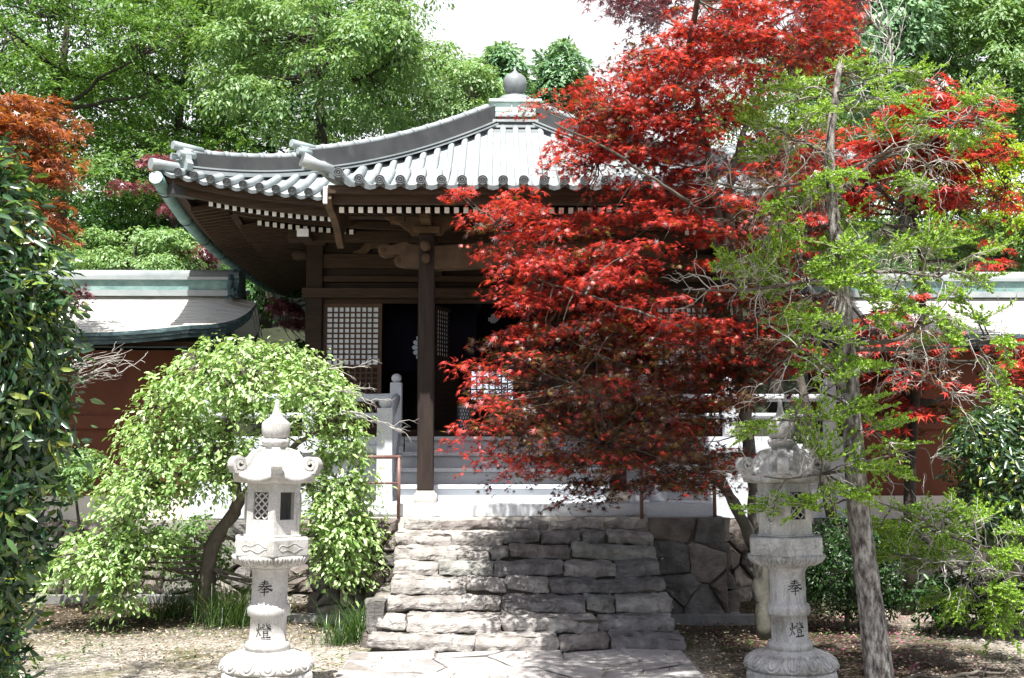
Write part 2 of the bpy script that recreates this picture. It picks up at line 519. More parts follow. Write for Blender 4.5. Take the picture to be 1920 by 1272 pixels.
M['l_bronze'] = leaf_mat('bronze_maple_leaf', [(0, (0.032, 0.012, 0.016)), (0.4, (0.080, 0.024, 0.024)), (0.65, (0.14, 0.048, 0.022)), (0.85, (0.13, 0.085, 0.022)), (1, (0.24, 0.14, 0.03))],
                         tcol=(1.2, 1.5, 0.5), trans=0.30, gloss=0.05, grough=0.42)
M['l_orange'] = leaf_mat('orange_maple_leaf', [(0, (0.1440, 0.0306, 0.0126)), (0.5, (0.3312, 0.0816, 0.0266)), (1, (0.4464, 0.1632, 0.0560))],
                         tcol=(1.2, 1.4, 0.6), trans=0.4, gloss=0.06)
M['l_purple'] = leaf_mat('purple_maple_leaf', [(0, (0.10, 0.020, 0.032)), (0.6, (0.22, 0.05, 0.07)), (1, (0.36, 0.12, 0.13))],
                         tcol=(1.2, 1.0, 0.8), trans=0.3, gloss=0.12)
M['grass'] = leaf_mat('grass_blade', [(0, (0.02, 0.06, 0.012)), (0.6, (0.05, 0.12, 0.025)), (1, (0.17, 0.24, 0.06))], trans=0.3, gloss=0.05)
M['petal'] = leaf_mat('fallen_pink_petal', [(0, (0.25, 0.03, 0.06)), (0.5, (0.50, 0.12, 0.25)), (1, (0.60, 0.30, 0.40))], tcol=(1, 1, 1), trans=0.2, gloss=0.02)
M['litter'] = leaf_mat('dry_fallen_leaf', [(0, (0.13, 0.09, 0.055)), (0.5, (0.30, 0.235, 0.16)), (1, (0.55, 0.48, 0.37))], tcol=(1, 1, 1), trans=0.1, gloss=0.02)

# ------------------------------------------------------------------ setting: ground, hill, path
rnd = random.Random(7)


def fbm(x, y, z=0.0, s=1.0, o=4):
    return mnoise.fractal(Vector((x * s, y * s, z * s)), 0.9, 2.0, o)


def grid_sheet(name, xs, ys, zf, mat, kind='structure'):
    v = [(x, y, zf(x, y)) for y in ys for x in xs]
    nx = len(xs)
    f = [(j * nx + i, j * nx + i + 1, (j + 1) * nx + i + 1, (j + 1) * nx + i) for j in range(len(ys) - 1) for i in range(nx - 1)]
    me = bpy.data.meshes.new(name)
    me.from_pydata(v, [], f)
    me.polygons.foreach_set('use_smooth', [True] * len(f))
    me.materials.append(mat)
    o = bpy.data.objects.new(name, me)
    COL.objects.link(o)
    if kind:
        o['kind'] = kind
    return o


def gm(name):
    m, t, out = new_mat(name)
    p = N(t, 'ShaderNodeBsdfPrincipled')
    tc = N(t, 'ShaderNodeTexCoord')
    vo = N(t, 'ShaderNodeTexVoronoi')
    vo.inputs['Scale'].default_value = 34
    n1 = N(t, 'ShaderNodeTexNoise')
    n1.inputs['Scale'].default_value = 1.3
    n1.inputs['Detail'].default_value = 8
    n1.inputs['Roughness'].default_value = 0.7
    n2 = N(t, 'ShaderNodeTexNoise')
    n2.inputs['Scale'].default_value = 45
    n2.inputs['Detail'].default_value = 5
    for n in (vo, n1, n2):
        t.links.new(tc.outputs['Object'], n.inputs['Vector'])
    sep = N(t, 'ShaderNodeSeparateColor')
    t.links.new(vo.outputs['Color'], sep.inputs[0])
    r1 = ramp(t, [(0.0, (0.25, 0.215, 0.175)), (0.4, (0.43, 0.39, 0.33)), (1, (0.64, 0.60, 0.535))], sep.outputs[0])
    r2 = ramp(t, [(0.33, (0.35, 0.34, 0.30)), (0.62, (1.0, 1.0, 1.0))], n2.outputs[0])
    mm = N(t, 'ShaderNodeMixRGB', blend_type='MULTIPLY')
    mm.inputs[0].default_value = 0.8
    t.links.new(r1.outputs[0], mm.inputs[1])
    t.links.new(r2.outputs[0], mm.inputs[2])
    r3 = ramp(t, [(0.50, (0, 0, 0)), (0.66, (1, 1, 1))], n1.outputs[0])
    m2 = N(t, 'ShaderNodeMixRGB')
    t.links.new(r3.outputs[0], m2.inputs[0])
    t.links.new(mm.outputs[0], m2.inputs[1])
    m2.inputs[2].default_value = (0.105, 0.10, 0.042, 1)
    sx = N(t, 'ShaderNodeSeparateXYZ')
    t.links.new(tc.outputs['Object'], sx.inputs[0])
    n4 = N(t, 'ShaderNodeTexNoise')
    n4.inputs['Scale'].default_value = 0.9
    n4.inputs['Detail'].default_value = 7
    n4.inputs['Roughness'].default_value = 0.75
    t.links.new(tc.outputs['Object'], n4.inputs['Vector'])

    def lin(sock, a, b):
        m_ = N(t, 'ShaderNodeMapRange')
        m_.inputs['From Min'].default_value = a
        m_.inputs['From Max'].default_value = b
        t.links.new(sock, m_.inputs['Value'])
        return m_.outputs[0]

    def mul_(a, b):
        m_ = N(t, 'ShaderNodeMath', operation='MULTIPLY')
        t.links.new(a, m_.inputs[0])
        t.links.new(b, m_.inputs[1])
        return m_.outputs[0]
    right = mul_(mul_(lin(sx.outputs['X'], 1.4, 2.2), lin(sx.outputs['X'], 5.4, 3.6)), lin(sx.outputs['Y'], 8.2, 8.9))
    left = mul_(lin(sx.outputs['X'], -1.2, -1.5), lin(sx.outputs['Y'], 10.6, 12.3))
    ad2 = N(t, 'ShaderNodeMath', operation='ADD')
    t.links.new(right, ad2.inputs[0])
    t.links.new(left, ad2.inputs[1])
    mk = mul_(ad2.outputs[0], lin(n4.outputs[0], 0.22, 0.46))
    m4 = N(t, 'ShaderNodeMixRGB')          # dark humus and needle litter; at right it also stands in for tree shade
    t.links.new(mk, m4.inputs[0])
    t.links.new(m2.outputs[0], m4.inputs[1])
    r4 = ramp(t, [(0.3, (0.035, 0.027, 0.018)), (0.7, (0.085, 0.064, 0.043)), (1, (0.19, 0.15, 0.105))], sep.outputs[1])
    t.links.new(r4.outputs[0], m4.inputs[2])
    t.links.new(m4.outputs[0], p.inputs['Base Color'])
    p.inputs['Roughness'].default_value = 0.95
    p.inputs['Specular IOR Level'].default_value = 0.15
    b = N(t, 'ShaderNodeBump')
    b.inputs['Strength'].default_value = 0.8
    b.inputs['Distance'].default_value = 0.03
    ad = N(t, 'ShaderNodeMath', operation='ADD')
    t.links.new(n2.outputs[0], ad.inputs[0])
    t.links.new(vo.outputs['Distance'], ad.inputs[1])
    t.links.new(ad.outputs[0], b.inputs['Height'])
    t.links.new(b.outputs[0], p.inputs['Normal'])
    t.links.new(p.outputs[0], out.inputs[0])
    return m


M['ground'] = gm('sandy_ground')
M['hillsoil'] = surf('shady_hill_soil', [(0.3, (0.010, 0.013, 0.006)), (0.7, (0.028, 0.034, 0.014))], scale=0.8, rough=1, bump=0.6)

xs = sorted(set([-300, -150, -80, -40, -20, -12] + [x * 0.5 - 8 for x in range(33)] + [12, 20, 40, 80, 150, 300]))
ys = sorted(set([-60, -30, -10, -2, 2] + [4 + 0.5 * j for j in range(22)] + [18, 24, 40, 80, 160, 400]))
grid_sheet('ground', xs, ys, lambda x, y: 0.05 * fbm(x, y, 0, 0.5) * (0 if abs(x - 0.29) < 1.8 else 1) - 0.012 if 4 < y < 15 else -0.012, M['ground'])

xs = [-60, -30, -16, -10, -6, -3, 0, 3, 6, 10, 16, 30, 60]
ys = [14.32, 16, 18, 20, 22, 24, 27, 30, 34, 38, 42, 46, 52, 60, 75, 100]


def hill_z(x, y):
    s = max(0.0, y - 21.0)
    return 0.97 + 0.40 * s * min(1, s / 6.0) * (1.0 if s < 30 else 30.0 / s) * (0.72 + 0.28 * min(1, abs(x) / 10)) + (0.5 * fbm(x, y, 3, 0.15) if s > 0 else 0)


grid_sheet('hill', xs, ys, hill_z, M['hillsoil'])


# ------------------------------------------------------------------ irregular stones
def clip(poly, px, py, nx, ny):
    out = []
    n = len(poly)
    for i in range(n):
        a, b = poly[i], poly[(i + 1) % n]
        da = (a[0] - px) * nx + (a[1] - py) * ny
        db = (b[0] - px) * nx + (b[1] - py) * ny
        if da <= 0:
            out.append(a)
        if (da < 0 < db) or (db < 0 < da):
            t = da / (da - db)
            out.append((a[0] + (b[0] - a[0]) * t, a[1] + (b[1] - a[1]) * t))
    return out


def voronoi(pts, boundary, gap):
    cells = []
    for i, p in enumerate(pts):
        poly = list(boundary)
        for j, q in enumerate(pts):
            if i == j:
                continue
            d = math.hypot(q[0] - p[0], q[1] - p[1])
            if d > 2.5 or d < 1e-6:
                continue
            nx, ny = (q[0] - p[0]) / d, (q[1] - p[1]) / d
            poly = clip(poly, p[0] + nx * (d / 2 - gap), p[1] + ny * (d / 2 - gap), nx, ny)
            if len(poly) < 3:
                break
        if len(poly) >= 3:
            cells.append(poly)
    return cells


def jitter_pts(u0, u1, v0, v1, du, dv, rng, j=0.38):
    pts = []
    rows = max(1, round((v1 - v0) / dv))
    for r in range(rows):
        cols = max(1, round((u1 - u0) / du))
        for c in range(cols):
            pts.append((u0 + (c + 0.5 + (0.5 if r % 2 else 0) * 0.8 + rng.uniform(-j, j)) * (u1 - u0) / cols,
                        v0 + (r + 0.5 + rng.uniform(-j, j)) * (v1 - v0) / rows))
    return pts


def stone_face(mb, poly, to3, depth, bulge, rng, seg=0.07, mi=0):
    """a stone whose face outline is poly: to3(u, v, out) gives the point"""
    n = len(poly)
    cu = sum(p[0] for p in poly) / n
    cv = sum(p[1] for p in poly) / n
    ring = []
    for i in range(n):
        a, b = poly[i], poly[(i + 1) % n]
        k = max(1, int(math.hypot(b[0] - a[0], b[1] - a[1]) / seg))
        for q in range(k):
            t = q / k
            ring.append((a[0] + (b[0] - a[0]) * t, a[1] + (b[1] - a[1]) * t))
    sd = rng.uniform(0, 100)
    tx, ty = rng.uniform(-0.05, 0.05), rng.uniform(-0.05, 0.05)
    V, k = [], len(ring)
    levels = [(1.0, -depth), (1.0, 0.0), (0.94, 0.55), (0.80, 0.85), (0.5, 1.0)]
    for li, (sc, ou) in enumerate(levels):
        for (u, v) in ring:
            uu, vv = cu + (u - cu) * sc, cv + (v - cv) * sc
            o = ou * bulge if ou > 0 else ou
            if li >= 1:
                nz = fbm(uu, vv, sd, 6.0, 3)
                o += (0.95 * bulge * nz + (uu - cu) * tx * 4 + (vv - cv) * ty * 4) * (0.4 if li == 1 else 1)
                uu += 0.016 * fbm(uu, vv, sd + 9, 9, 2)
                vv += 0.016 * fbm(uu, vv, sd + 19, 9, 2)
            V.append(to3(uu, vv, o))
    V.append(to3(cu, cv, bulge * (1 + 0.5 * fbm(cu, cv, sd, 6, 3))))
    fs = []
    for l in range(len(levels) - 1):
        for j in range(k):
            j2 = (j + 1) % k
            fs.append((l * k + j, l * k + j2, (l + 1) * k + j2, (l + 1) * k + j))
    c = len(levels) * k
    for j in range(k):
        fs.append(((len(levels) - 1) * k + j, (len(levels) - 1) * k + (j + 1) % k, c))
    mb.add(V, fs, mi, False)


def rock_box(mb, x0, x1, y0, y1, z0, z1, rng, rr=0.03, amp=0.02, seg=0.06, fr=5.0, worn=0.0):
    """a roughly squared block"""
    nx = max(2, int((x1 - x0) / seg))
    ny = max(2, int((y1 - y0) / seg))
    nz = max(2, int((z1 - z0) / (seg * 0.6)))
    idx, V, fs = {}, [], []
    cx, cy, cz = (x0 + x1) / 2, (y0 + y1) / 2, (z0 + z1) / 2
    hx, hy, hz = (x1 - x0) / 2, (y1 - y0) / 2, (z1 - z0) / 2
    sd = rng.uniform(0, 200)
    sk = [rng.uniform(-0.6, 0.6) * amp for _ in range(4)]

    def vid(i, j, k):
        key = (i, j, k)
        if key not in idx:
            p = Vector((x0 + (x1 - x0) * i / nx, y0 + (y1 - y0) * j / ny, z0 + (z1 - z0) * k / nz))
            q = Vector((max(-hx + rr, min(hx - rr, p.x - cx)), max(-hy + rr, min(hy - rr, p.y - cy)), max(-hz + rr, min(hz - rr, p.z - cz))))
            d = Vector((p.x - cx, p.y - cy, p.z - cz)) - q
            if d.length > 1e-6:
                d = d.normalized() * rr
            r = Vector((cx, cy, cz)) + q + d
            n1 = Vector((fbm(r.x, r.y, r.z + sd, fr, 4), fbm(r.x, r.y + 31, r.z + sd, fr, 4), 0.55 * fbm(r.x + 17, r.y, r.z + sd, fr, 4)))
            r = r + n1 * amp
            r.z += sk[0] * (r.x - cx) / hx + sk[1] * (r.y - cy) / hy
            r.y += sk[2] * (r.x - cx) / hx
            if worn:          # upper front edge worn back by feet
                fz = max(0.0, (k / nz - 0.5) * 2)
                r.y += worn * fz ** 1.5 * max(0.0, 1 - j / max(1, ny) * 4)
            idx[key] = len(V)
            V.append(tuple(r))
        return idx[key]
    for i in range(nx):
        for j in range(ny):
            fs.append((vid(i, j, nz), vid(i + 1, j, nz), vid(i + 1, j + 1, nz), vid(i, j + 1, nz)))
            fs.append((vid(i, j + 1, 0), vid(i + 1, j + 1, 0), vid(i + 1, j, 0), vid(i, j, 0)))
    for i in range(nx):
        for k in range(nz):
            fs.append((vid(i, 0, k), vid(i + 1, 0, k), vid(i + 1, 0, k + 1), vid(i, 0, k + 1)))
            fs.append((vid(i, ny, k + 1), vid(i + 1, ny, k + 1), vid(i + 1, ny, k), vid(i, ny, k)))
    for j in range(ny):
        for k in range(nz):
            fs.append((vid(0, j, k + 1), vid(0, j + 1, k + 1), vid(0, j + 1, k), vid(0, j, k)))
            fs.append((vid(nx, j, k), vid(nx, j + 1, k), vid(nx, j + 1, k + 1), vid(nx, j, k + 1)))
    mb.add(V, fs, 0, False)


XC = 0.288          # axis of the hall

# flagstone path, one sheet of mortar with flat stones
rng = random.Random(3)
pm = MB()
pm.add([(-1.36, 10.5, 0.004), (1.74, 10.5, 0.004), (1.66, 2, 0.004), (-1.2, 2, 0.004)], [(0, 1, 2, 3)], 1)
pts = jitter_pts(-1.3, 1.9, 6.6, 10.42, 0.62, 0.42, rng, 0.42)
for c in voronoi(pts, [(-1.30, 6.6), (1.64, 6.6), (1.71, 10.42), (-1.34, 10.42)], 0.014):
    stone_face(pm, c, lambda u, v, o: (u, v, 0.016 + o * 0.35), 0.02, 0.014, rng, 0.09)
tag(pm.build('path', [M['flag'], M['mortar']]), kind='structure')

# rough stone steps
stairs = thing('stone_stairs', (XC, 11.4, 0), 'flight of rough hewn stone steps rising to the granite platform', 'stairs')
PXL = [690, 704, 720, 732, 736, 737, 741, 755]
PXR = [1284, 1264, 1262, 1248, 1238, 1236, 1226, 1214]
BRK = [[0.33, 0.60, 0.76], [0.10, 0.42, 0.75], [0.41, 0.70, 0.80], [0.28, 0.42, 0.58, 0.76], [0.17, 0.38, 0.64, 0.83], [0.36, 0.44, 0.67],
       [0.21, 0.42, 0.56, 0.72, 0.82], [0.16, 0.40, 0.60, 0.83]]
rng = random.Random(12)
for i in range(8):
    Y0 = 10.4 + 0.3 * i
    xa, xb = at(PXL[i], 1100, Y0)[0], at(PXR[i], 1100, Y0)[0]
    st = MB()
    cuts = [0] + BRK[i] + [1]
    for a, b in zip(cuts[:-1], cuts[1:]):
        x0, x1 = xa + (xb - xa) * a + 0.006, xa + (xb - xa) * b - 0.006
        rock_box(st, x0, x1, Y0 + rng.uniform(-0.025, 0.02), Y0 + 0.42, 0.14 * i + 0.006, 0.14 * (i + 1) + rng.uniform(-0.014, 0.010), rng, 0.018, 0.036, 0.028, 6.5, 0.075)
    st.box(xa + 0.06, xb - 0.06, Y0 + 0.06, Y0 + 0.46, 0.14 * i - 0.02, 0.14 * i + 0.10, 1)
    st.build('step', [M['step'], M['joint']], stairs)

# rubble masonry beside the stairs and along the terrace
def rubble_wall(name, label, segs, du, dv, bulge, seed, jit=0.62):
    rng = random.Random(seed)
    t = thing(name, (sum(s[0][0] + s[1][0] for s in segs) / (2 * len(segs)), segs[0][0][1], 0), label, 'stone wall')
    mb = MB()
    for (a, b, z0, z1, lean) in segs:
        A, B = Vector((a[0], a[1], 0)), Vector((b[0], b[1], 0))
        L = (B - A).length
        d = (B - A) / L
        out = Vector((d.y, -d.x, 0))

        def to3(u, v, o, A=A, d=d, out=out, z0=z0, z1=z1, lean=lean):
            p = A + d * u + out * (o + lean * (1 - (v - z0) / (z1 - z0)))
            return (p.x, p.y, v)
        pts = jitter_pts(0, L, z0, z1, du, dv, rng, jit)
        for c in voronoi(pts, [(0, z0), (L, z0), (L, z1), (0, z1)], 0.006):
            stone_face(mb, c, to3, 0.12, bulge, rng)
        mb.add([to3(0, z0, -0.03), to3(L, z0, -0.03), to3(L, z1 - 0.02, -0.03), to3(0, z1 - 0.02, -0.03)], [(0, 1, 2, 3)], 1)
    mb.build('masonry', [M['rubble'], M['joint']], t)
    return t


rubble_wall('rubble_wall', 'low rubble retaining wall of mixed grey stones under the left russet wall',
            [((-8.5, 14.2), (-2.0, 14.2), -0.05, 0.99, 0.15), ((-2.02, 14.2), (-2.0, 12.42), -0.05, 1.10, 0.05)], 0.42, 0.26, 0.07, 5)
rubble_wall('rubble_wall', 'pale sunlit rubble stonework flanking the left side of the stone steps',
            [((-2.0, 12.42), (-1.12, 12.36), -0.05, 1.11, 0.05), ((-1.18, 12.30), (-1.20, 10.75), -0.05, 0.42, 0.04)], 0.25, 0.17, 0.06, 6)
dw = rubble_wall('dressed_wall', 'dark block of fitted stone masonry against the right end of the stone steps',
                 [((1.70, 12.36), (2.54, 12.40), -0.05, 1.12, 0.12), ((2.54, 12.40), (2.56, 14.2), -0.05, 1.12, 0.12)], 0.42, 0.28, 0.03, 8, 0.3)
rubble_wall('rubble_wall', 'low rubble retaining wall under the right russet wall behind the shrubs',
            [((2.56, 14.2), (9.5, 14.2), -0.05, 0.99, 0.15)], 0.46, 0.28, 0.08, 9)

# terrace tops
tb = MB()
tb.box(-2.0, 2.56, 12.55, 14.36, 0.9, 1.115)
tb.box(-60, -2.0, 14.22, 14.6, 0.75, 0.985)
tb.box(2.56, 60, 14.22, 14.6, 0.75, 0.985)
tag(tb.build('terrace', M['plaster']), kind='structure')

# granite kerbs at the foot of the walls
for nm, a, b, lab in (('kerb', (-2.9, 12.28), (-1.25, 12.28), 'grey granite kerb strip between the left lantern and the steps'),
                      ('kerb', (1.85, 12.2), (3.0, 12.2), 'grey granite kerb strip in shade beyond the right end of the steps'),
                      ('kerb', (-6.6, 13.95), (-3.6, 13.95), 'grey granite kerb strip at the foot of the left rubble wall'),
                      ('kerb', (2.62, 12.3), (2.85, 13.9), 'short dark kerb running back along the dressed wall')):
    k = MB()
    k.bar((a[0], a[1], 0.03), (b[0], b[1], 0.03), 0.11, 0.12)
    tag(k.build(nm, M['kerbstone'], bevel=0.008), lab, 'kerb')

# ------------------------------------------------------------------ granite platform, steps, balustrades
pf = thing('granite_platform', (XC, 14.3, 1.115), 'pale granite platform with four steps carrying the temple hall', 'platform')
g = MB()
g.box(-1.95, 2.52, 12.72, 13.6, 1.116, 1.262)
g.build('base_step', M['granite'], pf, bevel=0.008)
for i in range(4):
    y0 = 13.40 + 0.3 * i
    zt = 1.262 + 0.198 * (i + 1)
    s = MB()
    s.box(-1.2, 1.776, y0, y0 + 0.45, zt - 0.2, zt - 0.055)
    s.box(-1.2, 1.776, y0 - 0.035, y0 + 0.45, zt - 0.053, zt)
    s.build('granite_step', M['granite'], pf, bevel=0.006)
for sx in (-1, 1):
    g = MB()
    xa, xb = (-4.0, -1.22) if sx < 0 else (1.796, 4.58)
    g.box(xa, xb, 14.36, 21, 1.0, 1.27)
    g.box(xa + 0.06, xb - 0.0, 14.45, 21, 1.27, 1.84)
    g.box(xa - 0.02, xb, 14.33, 21, 1.84, 1.94)
    g.box(xa + 0.02, xb, 14.38, 21, 1.942, 2.054)
    g.build('plinth', M['granite'], pf, bevel=0.006)
g = MB()
g.box(-1.22, 1.796, 14.62, 21, 1.0, 2.052)
g.build('floor_slab', M['granite'], pf)

for sx, side in ((-1, 'left, past the weeping tree'), (1, 'right, behind the scarlet maple')):
    mx = lambda x: x if sx < 0 else 2 * XC - x
    b = thing('stone_balustrade', (mx(-2.4), 14.4, 2.05), 'granite balustrade with round rails and ball topped posts at ' + side, 'balustrade', 'granite balustrades beside the steps')

    def post(x, y, z0, z1, wd):
        p = MB()
        p.box(mx(x) - wd / 2, mx(x) + wd / 2, y - wd / 2, y + wd / 2, z0, z1)
        po = p.build('post', M['granite'], b, bevel=0.012)
        q = MB()
        r = wd * 0.42
        q.lathe([(r * 0.62, 0), (r * 0.72, r * 0.2), (r * 0.98, r * 0.5), (r * 1.05, r * 0.95), (r * 0.9, r * 1.45), (r * 0.5, r * 1.75), (r * 0.16, r * 1.85)], 20, (mx(x), y, z1))
        q.build('ball_cap', M['granite'], po)
    post(-1.355, 13.33, 1.262, 2.38, 0.19)
    post(-1.315, 14.27, 2.056, 2.75, 0.15)
    post(-2.47, 14.45, 2.056, 2.72, 0.15)
    post(-3.80, 14.45, 2.056, 2.72, 0.15)
    for z, r in ((2.565, 0.05), (2.33, 0.035)):
        q = MB()
        q.tube([(mx(-1.36), 14.45 - 0.15, z), (mx(-1.6), 14.45, z), (mx(-4.0), 14.45, z)], r, 12)
        q.build('rail', M['granite'], b)
    q = MB()
    q.tube([(mx(-1.33), 13.36, 2.22), (mx(-1.32), 13.7, 2.32), (mx(-1.31), 14.24, 2.57)], 0.055, 12)
    q.build('sloping_rail', M['granite'], b)
    q = MB()
    pl = [(13.36, 1.27), (14.3, 2.06), (14.3, 2.26), (14.2, 2.26), (13.40, 1.60), (13.36, 1.60)]
    q.prism(pl, lambda p: (mx(-1.26), p[0], p[1]), lambda p: (mx(-1.36), p[0], p[1]))
    q.build('stringer', M['granite'], b, bevel=0.006)

for xp, sx, lab in ((-1.117, -1, 'rusty brown metal handrail at the top left of the stone steps'), (1.632, 1, 'rusty brown metal handrail under the red maple at the top right of the stone steps')):
    h = thing('handrail', (xp, 12.5, 1.1), lab, 'handrail', 'metal handrails beside the steps')
    q = MB()
    q.tube([(xp, 12.55, 1.10), (xp, 12.55, 1.80)], 0.021, 10)
    q.build('post', M['iron'], h)
    q = MB()
    q.tube([(xp - sx * 0.02, 12.55, 1.795), (xp + sx * 0.85, 12.55, 1.795)], 0.022, 10)
    q.build('top_rail', M['iron'], h)
    q = MB()
    q.tube([(xp, 12.55, 1.50), (xp + sx * 0.85, 12.55, 1.50)], 0.012, 8)
    q.build('middle_rail', M['iron'], h)
    q = MB()
    q.tube([(xp + sx * 0.83, 12.55, 1.10), (xp + sx * 0.83, 12.55, 1.80)], 0.021, 10)
    q.build('post', M['iron'], h)

# ------------------------------------------------------------------ temple hall
hall = thing('temple_hall', (XC, 18.1, 2.05), 'old dark timber temple hall with flared tiled roof and white tipped rafters', 'temple')
YF, W = 13.6, 4.545
CY = YF + W
ZE, H, LIFT = 5.02, 2.52, 0.38


def prof(v):
    return 0.56 * v + 0.44 * v * v


def roof_z(dx, dy):
    """height of the main roof at an offset from its centre"""
    m = max(abs(dx), abs(dy))
    n = min(abs(dx), abs(dy))
    v = 1 - m / W
    return ZE + H * prof(v) + LIFT * (n / W) ** 3.2


def rot4(k, p):
    x, y = p[0] - XC, p[1] - CY
    for _ in range(k):
        x, y = -y, x
    return (XC + x, CY + y, p[2])


SP = 0.205
rolls = int(W / SP)
roof = MB()
for k in range(4):
    xs = np.arange(-rolls * SP - SP, rolls * SP + SP * 1.01, SP / 4)
    vs = np.linspace(0, 0.93, 15)
    idx = {}
    V, fs = [], []
    for i, x in enumerate(xs):
        ph = (x / SP) % 1.0
        sag = -0.036 * math.sin(math.pi * ph) ** 1.2
        xx = max(-W, min(W, x))
        vmax = min(0.93, 1 - abs(xx) / W)
        for j in range(15):
            v = vmax * j / 14
            y = -W * (1 - v)
            V.append(rot4(k, (XC + xx, CY + y, roof_z(xx, y) + sag * (1 - 0.5 * j / 14))))
    n = 15
    for i in range(len(xs) - 1):
        for j in range(n - 1):
            fs.append((i * n + j, (i + 1) * n + j, (i + 1) * n + j + 1, i * n + j + 1))
    roof.add(V, fs, 0, True)
    # front lip of the eave
    V2 = []
    for i, x in enumerate(xs):
        a = V[i * n]
        V2 += [a, (a[0], a[1], a[2] - 0.045)]
    roof.add(V2, [(2 * i, 2 * i + 2, 2 * i + 3, 2 * i + 1) for i in range(len(xs) - 1)], 1)
    for r in range(-rolls, rolls + 1):
        x = r * SP
        vm = min(0.925, 1 - abs(x) / W)
        if vm < 0.02:
            continue
        kk = 3 + int(12 * vm)
        P = []
        for j in range(kk):
            v = vm * j / (kk - 1)
            y = -W * (1 - v) - (0.05 if j == 0 else 0)
            P.append(rot4(k, (XC + x, CY + y, roof_z(x, max(-W, y)) + 0.012)))
        roof.tube(P, 0.051, 10, 0, True, 1)
        e = np.array(P[0])
        d = np.array(P[0]) - np.array(P[1])
        d /= np.linalg.norm(d)
        if k == 0:
            for rr, th in ((0.050, 0.012), (0.031, 0.008)):
                ring = []
                u = np.array([1.0, 0, 0])
                wv = np.cross(d, u)
                for q in range(17):
                    a = q * math.pi / 8
                    ring.append(e + d * 0.006 + rr * (math.cos(a) * u + math.sin(a) * wv))
                roof.tube(ring, th * 0.6, 5, 1, False)
            roof.tube([e, e + d * 0.012], [0.016, 0.010], 8, 1, True)
roof.build('roof', [M['tile'], M['tile_end']], hall, fix=False)

# porch roof, the front slope drawn out over the steps
PX0, PX1 = -1.92, 2.496
PZ0, PY0, PY1 = 4.80, 12.0, 15.7
zt = roof_z(0, PY1 - CY)
sl = (roof_z(0, PY1 + 0.1 - CY) - zt) / 0.1


def porch_z(x, y):
    t = (y - PY0) / (PY1 - PY0)
    c = zt - sl * (PY1 - PY0) * 0.46
    z = (1 - t) ** 2 * PZ0 + 2 * t * (1 - t) * min(c, PZ0 + 0.50 * (zt - PZ0)) + t * t * zt + 0.035 * (1 - t)
    e = min(x - PX0, PX1 - x)
    if e < 0.5:
        z += 0.16 * (1 - e / 0.5) ** 2 * (1 - t)
    return z


SPP = 0.2285
npr = int((PX1 - PX0) / 2 / SPP)
pr = MB()
xs = np.arange(-npr * SPP - SPP / 2, npr * SPP + SPP / 2 + 1e-6, SPP / 4)
V, fs, n = [], [], 14
for x in xs:
    ph = (x / SPP) % 1.0
    sag = -0.044 * math.sin(math.pi * ph) ** 1.2
    for j in range(n):
        y = PY0 + (PY1 - PY0) * j / (n - 1)
        V.append((XC + x, y, porch_z(XC + x, y) + sag + 0.012))
for i in range(len(xs) - 1):
    for j in range(n - 1):
        fs.append((i * n + j, (i + 1) * n + j, (i + 1) * n + j + 1, i * n + j + 1))
pr.add(V, fs, 0, True)
V2 = []
for i, x in enumerate(xs):
    a = V[i * n]
    V2 += [a, (a[0], a[1] + 0.0, a[2] - 0.05)]
pr.add(V2, [(2 * i, 2 * i + 2, 2 * i + 3, 2 * i + 1) for i in range(len(xs) - 1)], 1)
for r in range(-npr, npr + 1):
    x = XC + r * SPP
    P = []
    for j in range(12):
        y = PY0 - 0.05 + (PY1 + 0.05 - PY0) * j / 11
        P.append((x, y, porch_z(x, max(PY0, y)) + 0.022))
    pr.tube(P, 0.053, 12, 0, True, 1)
    e = np.array(P[0])
    for rr in (0.051, 0.031):
        pr.tube([e + np.array([rr * math.cos(q * math.pi / 8), -0.006, rr * math.sin(q * math.pi / 8)]) for q in range(17)], 0.007, 5, 1, False)
    pr.tube([e, e + np.array([0, -0.012, 0])], [0.016, 0.01], 8, 1)
for sx, xe in ((-1, PX0), (1, PX1)):     # verge rolls with open trumpet ends
    P = [(xe + sx * 0.26, PY0 - 0.02, porch_z(xe, PY0) + 0.10), (xe + sx * 0.12, PY0 + 0.05, porch_z(xe, PY0) + 0.05), (xe - sx * 0.05, PY0 + 0.16, porch_z(xe, PY0) + 0.03)]
    pr.tube(P, [0.085, 0.068, 0.05], 12, 0, True, 1)
    P = [(xe + sx * 0.05, y, porch_z(xe, y) + 0.04) for y in np.linspace(PY0 + 0.1, PY1, 10)]
    pr.tube(P, 0.07, 10, 0)
pr.build('porch_roof', [M['tile'], M['tile_end']], hall, fix=False)


# hip ridges: a lower tier at the corner, a taller one above it
def sweep(mb, pts, wdt, z0, z1, mi=0):
    P = [Vector(p) for p in pts]
    V = []
    for i, p in enumerate(P):
        d = (P[min(i + 1, len(P) - 1)] - P[max(i - 1, 0)])
        d.z = 0
        d.normalize()
        s = Vector((-d.y, d.x, 0))
        V += [p + s * wdt / 2 + Vector((0, 0, z0)), p - s * wdt / 2 + Vector((0, 0, z0)), p - s * wdt / 2 + Vector((0, 0, z1)), p + s * wdt / 2 + Vector((0, 0, z1))]
    fs = []
    for i in range(len(P) - 1):
        for j in range(4):
            j2 = (j + 1) % 4
            fs.append((4 * i + j, 4 * i + j2, 4 * i + 4 + j2, 4 * i + 4 + j))
    fs += [(3, 2, 1, 0), tuple(4 * (len(P) - 1) + j for j in range(4))]
    mb.add(V, fs, mi)


def hip_pts(k, s0, s1, n):
    return [rot4(k, (XC - s * W, CY - s * W, roof_z(-s * W, -s * W))) for s in np.linspace(s0, s1, n)]


